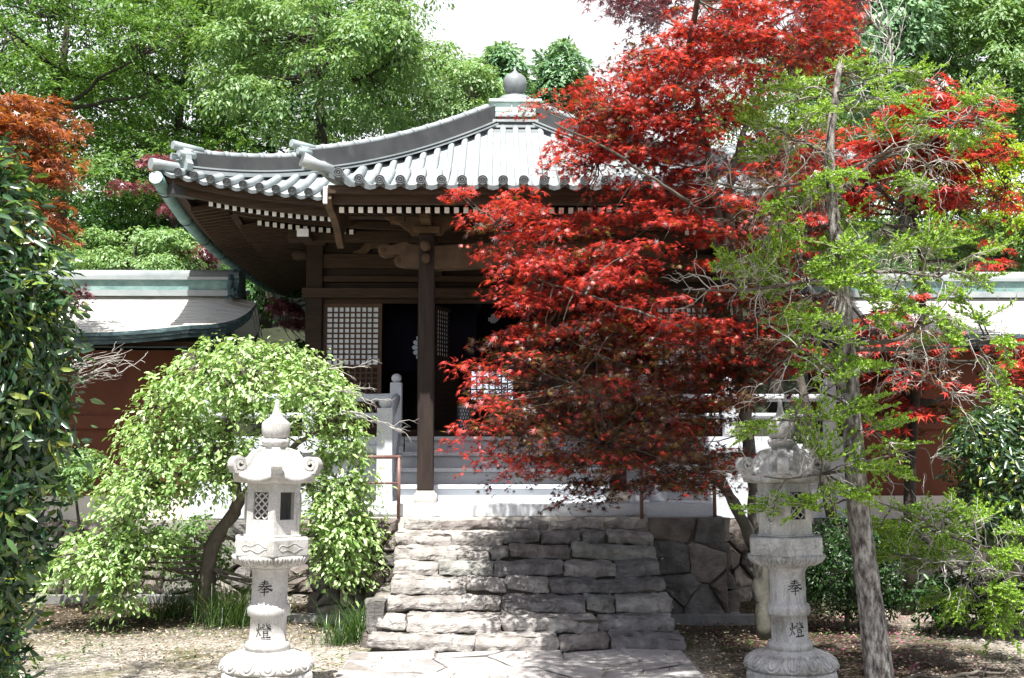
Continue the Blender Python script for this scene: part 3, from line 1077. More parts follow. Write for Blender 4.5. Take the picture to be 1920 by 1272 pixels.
def cap_tiles(mb, pts, z, r, seg):
    P = [np.array(p) + np.array([0, 0, z]) for p in pts]
    L = [0]
    for a, b in zip(P[:-1], P[1:]):
        L.append(L[-1] + np.linalg.norm(b - a))
    tot, s = L[-1], 0.0

    def pos(u):
        return np.array([np.interp(u, L, [p[i] for p in P]) for i in range(3)])
    while s < tot - seg * 0.5:
        e = min(tot, s + seg)
        mb.tube([pos(s), pos(s + 0.07)], r * 1.16, 10, 0)
        mb.tube([pos(s + 0.05), pos(e + 0.01)], r, 10, 0)
        s += seg


for k in range(4):
    m = MB()
    lo = hip_pts(k, 0.945, 0.60, 16)
    sweep(m, lo, 0.34, -0.03, 0.018, 0)
    sweep(m, lo, 0.27, 0.018, 0.046, 1)
    sweep(m, lo, 0.30, 0.046, 0.066, 0)
    sweep(m, lo, 0.21, 0.066, 0.25, 1)
    cap_tiles(m, lo, 0.268, 0.055, 0.27)
    up = hip_pts(k, 0.665, 0.09, 24)
    sweep(m, up, 0.37, 0.0, 0.022, 0)
    sweep(m, up, 0.29, 0.022, 0.055, 1)
    sweep(m, up, 0.32, 0.055, 0.077, 0)
    sweep(m, up, 0.22, 0.077, 0.335, 1)
    cap_tiles(m, up, 0.352, 0.058, 0.30)
    hr = m.build('hip_ridge', [M['tile'], M['ridge']], hall, fix=False)
    for (s, z, hh) in ((0.95, 0.0, 0.30), (0.672, 0.06, 0.34)):      # end ornaments
        p = np.array(rot4(k, (XC - s * W, CY - s * W, roof_z(-s * W, -s * W))))
        d = np.array(rot4(k, (XC - W, CY - W, 0))) - np.array(rot4(k, (XC, CY, 0)))
        d /= np.linalg.norm(d)
        sd_ = np.array([-d[1], d[0], 0])
        q = MB()
        out = [(-0.17, 0), (-0.20, 0.08), (-0.15, 0.14), (-0.14, 0.22), (-0.08, hh), (0.08, hh), (0.14, 0.22), (0.15, 0.14), (0.20, 0.08), (0.17, 0)]
        zz = np.array([0, 0, 1.0])
        q.prism(out, lambda a: p + d * 0.05 + sd_ * a[0] + zz * (a[1] + z), lambda a: p - d * 0.03 + sd_ * a[0] + zz * (a[1] + z))
        q.tube([p + d * 0.16 + zz * (z + hh + 0.03), p - d * 0.26 + zz * (z + hh + 0.02)], 0.055, 10)
        for s2 in (-1, 1):
            q.tube([p + d * 0.12 + sd_ * 0.10 * s2 + zz * (z + hh - 0.09), p - d * 0.1 + sd_ * 0.10 * s2 + zz * (z + hh - 0.09)], 0.045, 10)
        q.lathe([(0.05, 0), (0.05, 0.01)], 12, tuple(p + d * 0.06 + zz * (z + 0.14)))
        q.build('ridge_end_tile', M['ornament'], hr)
    # corner roll
    c0 = np.array(hip_pts(k, 1.02, 0.93, 4))
    q = MB()
    q.tube(c0 + np.array([0, 0, 0.05]), [0.075, 0.07, 0.065, 0.06], 12, 0)
    q.build('corner_tile', M['tile'], hr)

# square tiers, dew basin and jewel on the apex
q = MB()
for (hw, z0, z1, mi) in ((0.62, 7.05, 7.11, 0), (0.54, 7.11, 7.16, 1), (0.57, 7.16, 7.20, 0), (0.50, 7.20, 7.27, 1), (0.53, 7.27, 7.31, 0), (0.46, 7.31, 7.37, 1), (0.49, 7.37, 7.41, 0)):
    q.box(XC - hw, XC + hw, CY - hw, CY + hw, z0, z1, mi)
q.build('apex_ridge', [M['tile'], M['ridge']], hall)
q = MB()
q.box(XC - 0.40, XC + 0.40, CY - 0.40, CY + 0.40, 7.41, 7.66)
q.box(XC - 0.44, XC + 0.44, CY - 0.44, CY + 0.44, 7.41, 7.45)
q.box(XC - 0.44, XC + 0.44, CY - 0.44, CY + 0.44, 7.64, 7.69)
for s in (-1, 1):
    for side in (0, 1):
        x0, x1 = XC + s * 0.2 - 0.15, XC + s * 0.2 + 0.15
        if side == 0:
            for (a, b, c, d2) in ((x0, x1, 7.48, 7.50), (x0, x1, 7.60, 7.62), (x0, x0 + 0.02, 7.48, 7.62), (x1 - 0.02, x1, 7.48, 7.62)):
                q.box(a, b, CY - 0.415, CY - 0.39, c, d2)
q.build('dew_basin', M['verdigris_pale'], hall, bevel=0.006)
q = MB()
q.lathe([(0.36, 7.69), (0.35, 7.74), (0.27, 7.83), (0.13, 7.88), (0.12, 7.92), (0.16, 7.94), (0.18, 7.98), (0.20, 8.05), (0.20, 8.12), (0.18, 8.19), (0.12, 8.245), (0.055, 8.28), (0.022, 8.33), (0.008, 8.40)],
        28, (XC, CY, 0))
q.build('jewel_finial', M['jewel'], hall, fix=False)

# eave boards, rafters
def eave_z(x):
    return roof_z(x - XC, -W)


def ribbon(mb, xs, yf, z0f, z1f, th, mi=0):
    V = []
    for x in xs:
        V += [(x, yf(x), z0f(x)), (x, yf(x), z1f(x)), (x, yf(x) + th, z1f(x)), (x, yf(x) + th, z0f(x))]
    fs = []
    for i in range(len(xs) - 1):
        for j in range(4):
            j2 = (j + 1) % 4
            fs.append((4 * i + j, 4 * i + j2, 4 * i + 4 + j2, 4 * i + 4 + j))
    mb.add(V, fs, mi)


for k in range(4):
    m = MB()
    xs = np.linspace(XC - W + 0.06, XC + W - 0.06, 41)
    ribbon(m, xs, lambda x: YF + 0.06, lambda x: eave_z(x) - 0.13, lambda x: eave_z(x) - 0.035, 0.10)
    ribbon(m, np.linspace(XC - W + 0.22, XC + W - 0.22, 41), lambda x: YF + 0.17, lambda x: eave_z(x) - 0.23, lambda x: eave_z(x) - 0.10, 0.08)
    ribbon(m, np.linspace(XC - W + 0.75, XC + W - 0.75, 41), lambda x: YF + 0.70, lambda x: eave_z(x) - 0.25, lambda x: eave_z(x) - 0.16, 0.10)
    m.v = [rot4(k, p) for p in m.v]
    m.build('eave_board', M['wood_h'], hall)
    s = MB()      # boarded soffit above the rafters
    V, fs = [], []
    for i, x in enumerate(xs):
        dx = x - XC
        for j, yy in enumerate((0.10, 0.8, 1.75)):
            yo = YF + yy
            xx = max(-(W - yy), min(W - yy, dx))
            V.append(rot4(k, (XC + xx, yo, eave_z(XC + dx) - 0.10 + 0.13 * yy * (1 - abs(dx) / W * 0.4))))
    for i in range(len(xs) - 1):
        for j in range(2):
            fs.append((3 * i + j, 3 * i + 3 + j, 3 * i + 4 + j, 3 * i + 1 + j))
    s.add(V, fs, 0, True)
    s.build('soffit', M['wood_h'], hall, fix=False)

RS = 0.1015


def main_rafter(k, dx, tier):
    m = MB()
    if tier == 0:
        a = (XC + dx, YF + 0.24, eave_z(XC + dx) - 0.255)
        yb = min(1.55, W - abs(dx) - 0.02)
        b = (XC + dx, YF + max(0.5, yb), a[2] + 0.15 * max(0.2, yb - 0.24))
    else:
        a = (XC + dx, YF + 0.78, eave_z(XC + dx) - 0.300)
        yb = min(1.75, W - abs(dx) - 0.02)
        b = (XC + dx, YF + max(1.0, yb), a[2] + 0.16 * max(0.2, yb - 0.78))
    m.bar(rot4(k, a), rot4(k, b), 0.052, 0.062, 0, endmi=1)
    return m


mats = [M['wood_h'], M['white_paint']]
rest = MB()
for tier, lim in ((0, 4.05), (1, 3.55)):
    nn = int(lim / RS)
    for r in range(-nn, nn + 1):
        dx = r * RS
        seen = -lim <= dx <= -2.18
        if seen:
            main_rafter(0, dx, tier).build('rafter', mats, hall)
        elif dx > 2.18:
            q = main_rafter(0, dx, tier)
            rest.add(q.v, q.f)
            rest.m[-len(q.m):] = q.m
    for k in (1, 3):
        for r in range(-nn, nn + 1):
            q = main_rafter(k, r * RS, tier)
            rest.add(q.v, q.f)
tag(rest.build('rafter', mats, hall), kind='stuff')
# hip rafters with copper sleeved tips
for k in range(4):
    m = MB()
    z = roof_z(W, W)
    m.bar(rot4(k, (XC - W + 0.12, CY - W + 0.12, z - 0.21)), rot4(k, (XC - 2.9, CY - 2.9, z - 0.12)), 0.13, 0.17)
    hr = m.build('hip_rafter', M['wood_h'], hall)
    m = MB()
    m.bar(rot4(k, (XC - W + 0.10, CY - W + 0.10, z - 0.21)), rot4(k, (XC - W + 0.36, CY - W + 0.36, z - 0.205)), 0.15, 0.19)
    m.build('copper_sleeve', M['ridge'], hr, bevel=0.008)

# copper gutters along the two sides
for sx in (-1, 1):
    m = MB()
    ys = np.linspace(CY - W - 0.10, CY + W, 30)
    pts = [(XC + sx * (W + 0.02), y, roof_z(W, max(-W, y - CY)) - 0.13) for y in ys]
    m.tube(pts, 0.085, 14, 0, True, 1)
    for q in range(1, 29, 3):
        p, p2 = np.array(pts[q]), np.array(pts[q + 1])
        d = (p2 - p) / np.linalg.norm(p2 - p)
        m.tube([p, p + d * 0.05], 0.094, 14, 0)
        m.tube([p + d * 0.09, p + d * 0.12], 0.093, 14, 2)
    m.build('gutter', [M['verdigris'], M['verdigris_pale'], M['copper_dark']], hall)

# porch rafters, bargeboards, fascia
m = MB()
m.box(PX0 + 0.02, PX1 - 0.02, PY0 + 0.05, PY0 + 0.16, PZ0 - 0.075, PZ0 + 0.02)
m.box(PX0 + 0.06, PX1 - 0.06, PY0 + 0.14, PY0 + 0.24, PZ0 - 0.165, PZ0 - 0.075)
m.build('porch_eave_board', M['wood_h'], hall)
m = MB()
m.add([(PX0 + 0.05, PY0 + 0.2, PZ0 - 0.085), (PX1 - 0.05, PY0 + 0.2, PZ0 - 0.085), (PX1 - 0.05, 14.6, PZ0 + 0.35), (PX0 + 0.05, 14.6, PZ0 + 0.35)], [(0, 1, 2, 3)])
m.build('porch_soffit', M['wood_h'], hall, fix=False)
nn = 19
for r in range(-nn, nn + 1):
    x = XC + r * 0.1085
    m = MB()
    m.bar((x, PY0 + 0.27, PZ0 - 0.215), (x, 14.3, PZ0 + 0.17), 0.055, 0.066, 0, endmi=1)
    m.build('rafter', mats, hall)
for sx, xe in ((-1, PX0), (1, PX1)):
    m = MB()
    out = [(12.12, 4.80), (12.05, 4.66), (12.16, 4.58), (12.5, 4.54), (12.80, 4.45), (13.0, 4.34), (13.12, 4.30), (13.16, 4.36), (13.12, 4.47), (13.4, 4.62), (14.3, 4.86), (14.9, 5.05), (14.9, 5.3), (13.4, 5.02)]
    m.prism(out, lambda p: (xe + 0.02 * sx, p[0], p[1]), lambda p: (xe - 0.06 * sx, p[0], p[1]))
    bb = m.build('bargeboard', M['wood_carved'], hall)
    m = MB()
    m.box(xe - 0.035 - 0.01 * sx, xe + 0.012 - 0.01 * sx, 12.005, 12.05, 4.60, 4.79)
    m.build('white_tip', M['white_paint'], bb, bevel=0.005)

# porch columns with stone pads, beams, carved noses, brackets
CXL = (-0.85, 1.426)
YC = 13.08
for ci, x in enumerate(CXL):
    m = MB()
    m.box(x - 0.095, x + 0.095, YC - 0.095, YC + 0.095, 1.40, 4.46)
    co = m.build('porch_column', M['wood_col'], hall, bevel=0.018)
    m = MB()
    def sq(a, r, z):
        c, s = abs(math.cos(a)), abs(math.sin(a))
        return 1.0 / ((c ** 6 + s ** 6) ** (1 / 6))
    m.lathe([(0.125, 1.262), (0.137, 1.285), (0.140, 1.33), (0.128, 1.365), (0.105, 1.38), (0.105, 1.40)], 40, (x, YC, 0), rfun=sq)
    m.build('column_base', M['plaster'], co, fix=False)
    m = MB()
    m.lathe([(0.02, 0.0), (0.052, 0.012), (0.064, 0.05), (0.064, 0.10), (0.055, 0.13), (0.055, 0.28)], 14, (0, 0, 0))
    m.v = [(x - 0.005 + p[0], YC - 0.38 + p[2] + 0.04, 4.28 + p[1]) for p in m.v]
    m.tube([(x - 0.005, YC - 0.22, 4.145), (x - 0.005, YC - 0.08, 4.145)], [0.05, 0.055], 12)
    m.build('front_nose', M['wood_carved'], co, fix=False)
    sx = -1 if ci == 0 else 1       # carved beam nose pointing outward
    nose = [(0.08, 4.05), (0.30, 4.06), (0.38, 4.09), (0.40, 4.14), (0.37, 4.18), (0.32, 4.19), (0.36, 4.215), (0.44, 4.20), (0.52, 4.185), (0.575, 4.21), (0.59, 4.26), (0.57, 4.31), (0.52, 4.33), (0.46, 4.31),
            (0.40, 4.325), (0.33, 4.35), (0.25, 4.36), (0.18, 4.33), (0.08, 4.32)]
    m = MB()
    m.prism(nose, lambda p: (x + sx * p[0], YC - 0.075, p[1]), lambda p: (x + sx * p[0], YC + 0.075, p[1]))
    for (cx, cz, r0) in ((0.52, 4.26, 0.045), (0.345, 4.135, 0.035)):
        sp = [(x + sx * (cx + r0 * (1 - a / 14) * math.cos(a * 0.9)), YC - 0.08, cz + r0 * (1 - a / 14) * math.sin(a * 0.9)) for a in np.linspace(0, 13, 26)]
        m.tube(sp, 0.008, 6)
    m.build('beam_nose', M['wood_carved'], co, bevel=0.012)
    # bracket set above the column
    m = MB()
    m.box(x - 0.16, x + 0.16, YC - 0.16, YC + 0.16, 4.46, 4.54)
    arm = [(-0.52, 4.78), (-0.52, 4.72), (-0.46, 4.70), (-0.40, 4.66), (-0.33, 4.64), (-0.28, 4.60), (-0.22, 4.56), (-0.18, 4.50), (0.18, 4.50), (0.22, 4.56), (0.28, 4.60), (0.33, 4.64), (0.40, 4.66), (0.46, 4.70), (0.52, 4.72), (0.52, 4.78)]
    arm = [(a, b - 0.06) for a, b in arm]
    m.prism(arm, lambda p: (x + p[0], YC - 0.07, p[1]), lambda p: (x + p[0], YC + 0.07, p[1]))
    for dx in (-0.36, 0, 0.36):
        m.box(x + dx - 0.09, x + dx + 0.09, YC - 0.10, YC + 0.10, 4.60, 4.68)
    m.box(x - 0.06, x + 0.06, YC - 0.5, YC + 0.35, 4.55, 4.66)
    m.box(x - 0.075, x + 0.075, YC - 0.38, YC - 0.20, 4.655, 4.72)
    m.build('bracket', M['wood_carved'], co, bevel=0.01)
m = MB()
bo = [(CXL[0] + 0.09, 4.03), (CXL[0] + 0.5, 4.05), (CXL[0] + 0.9, 4.07), (CXL[1] - 0.9, 4.07), (CXL[1] - 0.5, 4.05), (CXL[1] - 0.09, 4.03), (CXL[1] - 0.09, 4.31), (0.9, 4.34), (XC, 4.35), (-0.3, 4.34), (CXL[0] + 0.09, 4.31)]
m.prism(bo, lambda p: (p[0], YC - 0.09, p[1]), lambda p: (p[0], YC + 0.09, p[1]))
for s in (-1, 1):      # carved scroll lines
    for dz in (0, 0.1):
        sp = [(XC + s * (0.55 - 0.012 * a + (0.06) * math.cos(a)), YC - 0.092, 4.20 + 0.06 * (1 - a / 14) * math.sin(a)) for a in np.linspace(0, 12, 30)]
        m.tube(sp, 0.007, 5)
m.build('tie_beam', M['wood_carved'], hall, bevel=0.01)
m = MB()
m.box(PX0 + 0.12, PX1 - 0.12, YC - 0.09, YC + 0.09, 4.665, 4.90)
m.build('porch_purlin', M['wood_h'], hall, bevel=0.01)
for x in CXL:
    m = MB()
    m.prism([(13.1, 4.25), (14.0, 4.36), (15.3, 4.30), (15.3, 4.52), (14.0, 4.60), (13.1, 4.47)], lambda p: (x - 0.07, p[0], p[1]), lambda p: (x + 0.07, p[0], p[1]))
    m.build('rainbow_beam', M['wood_h'], hall)

# hall body
YW = 15.3
HX = (-2.56, 3.136)
for x in (HX[0], -1.0, 1.576, HX[1]):
    m = MB()
    m.box(x - 0.115, x + 0.115, YW - 0.115, YW + 0.115, 2.05, 4.95)
    m.build('column', M['wood'], hall, bevel=0.015)
    m = MB()
    m.box(x - 0.15, x + 0.15, YW - 0.15, YW + 0.15, 4.74, 4.82)
    arm = [(-0.40, 4.98), (-0.38, 4.92), (-0.28, 4.86), (-0.16, 4.80), (0.16, 4.80), (0.28, 4.86), (0.38, 4.92), (0.40, 4.98)]
    m.prism(arm, lambda p: (x + p[0], YW - 0.07, p[1]), lambda p: (x + p[0], YW + 0.07, p[1]))
    for dx in (-0.3, 0, 0.3):
        m.box(x + dx - 0.075, x + dx + 0.075, YW - 0.09, YW + 0.09, 4.955, 5.02)
    if x == HX[0]:
        m.tube([(x - 0.12, YW, 4.62), (x - 0.25, YW, 4.62), (x - 0.33, YW, 4.60)], [0.07, 0.085, 0.05], 10)
    m.prism([(15.2, 4.93), (14.75, 4.97), (14.5, 5.03), (14.5, 5.10), (15.2, 5.10)], lambda p: (x - 0.06, p[0], p[1]), lambda p: (x + 0.06, p[0], p[1]))
    m.build('bracket', M['wood_h'], hall, bevel=0.008)
m = MB()
m.box(HX[0] - 0.25, HX[1] + 0.25, 14.5, 14.64, 4.66, 4.80)
m.build('eave_purlin', M['wood_h'], hall, bevel=0.008)
m = MB()
m.box(HX[0] - 0.05, HX[0] + 0.10, 14.10, 14.52, 4.64, 4.74, 0)
m.box(HX[0] - 0.05, HX[0] + 0.10, 14.08, 14.098, 4.64, 4.74, 1)
m.build('beam_end', mats, hall)
for (z0, z1, y0, ex, mt) in ((3.99, 4.125, YW - 0.17, 0.16, 'wood_h'), (3.93, 3.985, YW - 0.05, -0.1, 'wood_h'), (4.225, 4.31, YW - 0.07, -0.11, 'wood_h'), (4.42, 4.62, YW - 0.08, 0.0, 'wood_h'),
                             (2.054, 2.16, YW - 0.14, 0.1, 'wood_h'), (5.02, 5.14, YW - 0.09, 0.2, 'wood_h')):
    m = MB()
    m.box(HX[0] - ex, HX[1] + ex, y0, YW + 0.04, z0, z1)
    m.build('lintel' if z0 > 3 else 'sill', M[mt], hall, bevel=0.008)
m = MB()
for z0, z1 in ((4.13, 4.22), (4.315, 4.415), (4.625, 5.6)):
    m.box(HX[0] + 0.1, HX[1] - 0.1, YW, YW + 0.05, z0, z1)
m.build('frieze_board', M['wood'], hall)
for xb in (-1.70, 2.28):
    m = MB()
    ka = [(-0.34, 4.624), (-0.33, 4.66), (-0.25, 4.68), (-0.18, 4.75), (-0.12, 4.83), (-0.06, 4.86), (0.06, 4.86), (0.12, 4.83), (0.18, 4.75), (0.25, 4.68), (0.33, 4.66), (0.34, 4.624), (0.14, 4.624), (0.08, 4.70), (-0.08, 4.70), (-0.14, 4.624)]
    m.prism(ka, lambda p: (xb + p[0], YW - 0.06, p[1]), lambda p: (xb + p[0], YW + 0.0, p[1]))
    m.build('frog_leg_strut', M['wood_carved'], hall)
m = MB()
m.box(HX[0] - 0.03, HX[0] + 0.05, YW + 0.1, 20.9, 2.05, 5.4)
m.box(HX[1] - 0.05, HX[1] + 0.03, YW + 0.1, 20.9, 2.05, 5.4)
m.build('side_wall', M['wood'], hall)
m = MB()
m.box(HX[0], HX[1], YW + 0.1, 20.9, 2.056, 2.12)
m.box(HX[0] + 0.06, HX[1] - 0.06, YW + 0.1, 20.9, 4.5, 4.55)
m.build('floor', M['dark'], hall)
WINX = [(-1.0, -0.3), (-0.22, 0.5), (0.55, 1.3)]
m = MB()
m.box(HX[0], HX[1], 20.84, 20.9, 2.1, 2.78)
m.box(HX[0], HX[1], 20.84, 20.9, 3.52, 5.4)
m.box(HX[0], -0.52, 20.84, 20.9, 2.78, 3.52)
m.box(0.32, HX[1], 20.84, 20.9, 2.78, 3.52)
m.build('back_wall', M['dark'], hall)


# lattice panels: open grid of bars over white paper, closed grid below
def lattice(name, x0, x1, z0, z1, zs, nx, nz, mat_b, parent, y=YW, T=None, low=True):
    m = MB()
    fr = 0.055
    y0, y1 = y - 0.02, y + 0.02
    m.box(x0, x0 + fr, y0, y1, z0, z1)
    m.box(x1 - fr, x1, y0, y1, z0, z1)
    m.box(x0 + fr, x1 - fr, y0, y1, z1 - fr, z1)
    m.box(x0 + fr, x1 - fr, y0, y1, z0, z0 + fr)
    m.box(x0 + fr, x1 - fr, y0, y1, zs - 0.02, zs + 0.02)
    pw = (x1 - x0 - 2 * fr) / nx
    for i in range(1, nx):
        xx = x0 + fr + pw * i
        m.box(xx - pw * 0.15, xx + pw * 0.15, y0 + 0.003, y0 + 0.018, zs + 0.02, z1 - fr)
        if low:
            m.box(xx - pw * 0.15, xx + pw * 0.15, y0 + 0.003, y0 + 0.018, z0 + fr, zs - 0.02)
    ph = (z1 - fr - zs - 0.02) / nz
    for j in range(1, nz):
        zz = zs + 0.02 + ph * j
        m.box(x0 + fr, x1 - fr, y0 + 0.0045, y0 + 0.016, zz - ph * 0.15, zz + ph * 0.15)
    if low:
        n2 = max(2, int((zs - z0 - fr) / ph))
        p2 = (zs - 0.02 - z0 - fr) / n2
        for j in range(1, n2):
            zz = z0 + fr + p2 * j
            m.box(x0 + fr, x1 - fr, y0 + 0.0045, y0 + 0.016, zz - ph * 0.15, zz + ph * 0.15)
    pp = MB()
    pp.box(x0 + fr, x1 - fr, y0 + 0.02, y0 + 0.026, zs + 0.02, z1 - fr)
    bk = MB()
    if low:
        bk.box(x0 + fr, x1 - fr, y0 + 0.02, y0 + 0.03, z0 + fr, zs - 0.02)
    else:
        bk.box(x0 + fr, x1 - fr, y0 + 0.008, y0 + 0.03, z0 + fr, zs - 0.02)
        for zz in (z0 + 0.42, z0 + 0.62):
            bk.box(x0 + fr, x1 - fr, y0, y0 + 0.03, zz, zz + 0.06)
    if T is not None:
        for b in (m, pp, bk):
            b.v = [tuple(T @ Vector(p)) for p in b.v]
    o = m.build(name, mat_b, parent)
    pp.build('paper', M['paper'], o)
    bk.build('back_panel', M['wood'], o)
    return o


for (x0, x1) in ((-2.44, -1.62), (2.196, 3.016)):
    lattice('lattice_panel', x0, x1, 2.165, 3.925, 3.045, 9, 11, M['wood_red'], hall)
for x, s in ((-0.883, 1), (1.459, -1)):
    Tm = Matrix.Translation((x, YW, 0)) @ Matrix.Rotation(math.radians(63 if s > 0 else 117), 4, 'Z')
    lattice('door_leaf', 0.0, 0.66, 2.165, 3.90, 3.18, 9, 11, M['wood'], hall, 0.0, Tm, low=False)

# dark curtains with white crests, deep inside the openings
for (x0, x1, ztop, zb, yy, cx, cz, rad, kind, lab) in (
        (-1.72, -0.30, 3.80, 3.0, 15.66, -1.0, 3.34, 0.225, 16, 'dark hanging curtain with large white chrysanthemum crest left of the open door'),
        (-0.25, 0.95, 3.92, 3.1, 16.6, -0.07, 3.87, 0.085, 5, 'dark hanging curtain with small white leaf crest beyond the open door')):
    m = MB()
    V, fs = [], []
    nxx = 60
    for i in range(nxx + 1):
        x = x0 + (x1 - x0) * i / nxx
        for z in (zb, ztop + 0.18):
            V.append((x, yy + 0.012 * math.sin(i * 0.55) * (1 if z == zb else 0.4), z))
    for i in range(nxx):
        fs.append((2 * i, 2 * i + 2, 2 * i + 3, 2 * i + 1))
    m.add(V, fs, 0, True)
    c = m.build('curtain', M['cloth'], None, fix=False)
    tag(c, lab, 'curtain')
    so = c.modifiers.new('thickness', 'SOLIDIFY')
    so.thickness = 0.004
    m = MB()
    if kind == 16:
        for q in range(16):
            a = q * math.pi / 8
            pet = [(0.25, -0.035), (0.55, -0.085), (0.80, -0.145), (0.93, -0.12), (1.0, 0), (0.93, 0.12), (0.80, 0.145), (0.55, 0.085), (0.25, 0.035)]
            V = []
            for (r, t_) in pet:
                V.append((cx + rad * (r * math.cos(a) - t_ * math.sin(a)), yy - 0.022, cz + rad * (r * math.sin(a) + t_ * math.cos(a))))
            m.add(V, [tuple(range(9))])
        m.add([(cx + 0.2 * rad * math.cos(b), yy - 0.022, cz + 0.2 * rad * math.sin(b)) for b in np.linspace(0, 2 * math.pi, 20)[:-1]], [tuple(range(19))])
    else:
        for (dx, dz, r) in ((0, 0.5, 0.4), (-0.5, -0.1, 0.42), (0.5, -0.1, 0.42), (-0.22, -0.55, 0.25), (0.22, -0.55, 0.25), (0, 0, 0.35)):
            m.add([(cx + rad * (dx + r * (1 + 0.18 * math.cos(5 * b)) * math.cos(b)), yy - 0.022 - 0.0005 * (dx + 1.3 * dz + 2), cz + rad * (dz + r * (1 + 0.18 * math.cos(5 * b)) * math.sin(b))) for b in np.linspace(0, 2 * math.pi, 24)[:-1]], [tuple(range(23))])
    cr = m.build('crest', M['crest'], c, fix=False)

# things inside the hall
m = MB()
o = thing('bamboo_blind', (-0.0, 20.6, 2.1), 'bright latticed paper window glimpsed deep inside the hall', 'window')
o.name = 'latticed_window'
pane, fr = MB(), MB()
pane.box(-0.50, 0.30, 20.80, 20.82, 2.80, 3.50)
for i in range(8):
    xx = -0.51 + i * 0.116
    fr.box(xx - 0.013, xx + 0.013, 20.76, 20.79, 2.78, 3.52)
for j in range(7):
    fr.box(-0.52, 0.32, 20.765, 20.785, 2.785 + j * 0.12, 2.81 + j * 0.12)
fr.build('lattice', M['dark'], o)
m_, t_, out_ = new_mat('translucent_window_paper')
pb = N(t_, 'ShaderNodeBsdfTranslucent')
pb.inputs[0].default_value = (0.85, 0.9, 0.98, 1)
pe = N(t_, 'ShaderNodeEmission')          # window paper's own glow, put in for the daylight outside
pe.inputs[0].default_value = (0.75, 0.85, 1, 1)
pe.inputs[1].default_value = 0.32
ad_ = N(t_, 'ShaderNodeAddShader')
t_.links.new(pb.outputs[0], ad_.inputs[0])
t_.links.new(pe.outputs[0], ad_.inputs[1])
t_.links.new(ad_.outputs[0], out_.inputs[0])
pane.build('paper_pane', m_, o)

m = MB()
m.box(-1.6, 2.2, 17.4, 17.5, 2.12, 2.62)
for i in range(30):
    m.box(-1.6 + i * 0.127, -1.57 + i * 0.127, 17.34, 17.40, 2.12, 2.62)
m.box(-1.6, 2.2, 17.3, 17.52, 2.62, 2.68)
tag(m.build('altar_rail', M['dark']), 'dark slatted altar rail inside the hall doorway', 'altar rail')

lp = MB()
lp.lathe([(0.05, -0.16), (0.12, -0.13), (0.155, -0.05), (0.155, 0.05), (0.12, 0.13), (0.05, 0.16)], 20, (-1.12, 19.0, 2.85), 0)
tl = thing('paper_lamp', (-1.12, 19.0, 2.69), 'round white paper lamp seen below the crested curtain', 'lamp')
lp.build('lamp_shade', m_, tl, fix=False)
q = MB()
q.lathe([(0.10, 2.12), (0.10, 2.14), (0.015, 2.16), (0.015, 2.69)], 12, (-1.12, 19.0, 0))
q.lathe([(0.06, 2.685), (0.06, 2.70)], 12, (-1.12, 19.0, 0))
q.build('stand', M['dark'], tl, fix=False)

bk = thing('offering_basket', (-0.44, 14.62, 2.056), 'small white mesh patterned box standing on the platform by the door leaf', 'box')
m = MB()
m.lathe([(0.095, 2.06), (0.10, 2.08), (0.10, 2.44), (0.095, 2.46)], 6, (-0.44, 14.75, 0), smooth=False)
m.build('body', M['crest'], bk)
m = MB()
for s in (-1, 1):
    for q in range(18):
        a0 = q * math.pi / 9
        P = [(-0.44 + 0.099 * math.cos(a0 + s * u * 1.4), 14.75 + 0.099 * math.sin(a0 + s * u * 1.4), 2.07 + 0.38 * u) for u in np.linspace(0, 1, 9)]
        m.tube(P, 0.006, 4)
m.build('mesh_pattern', M['ridge'], bk)

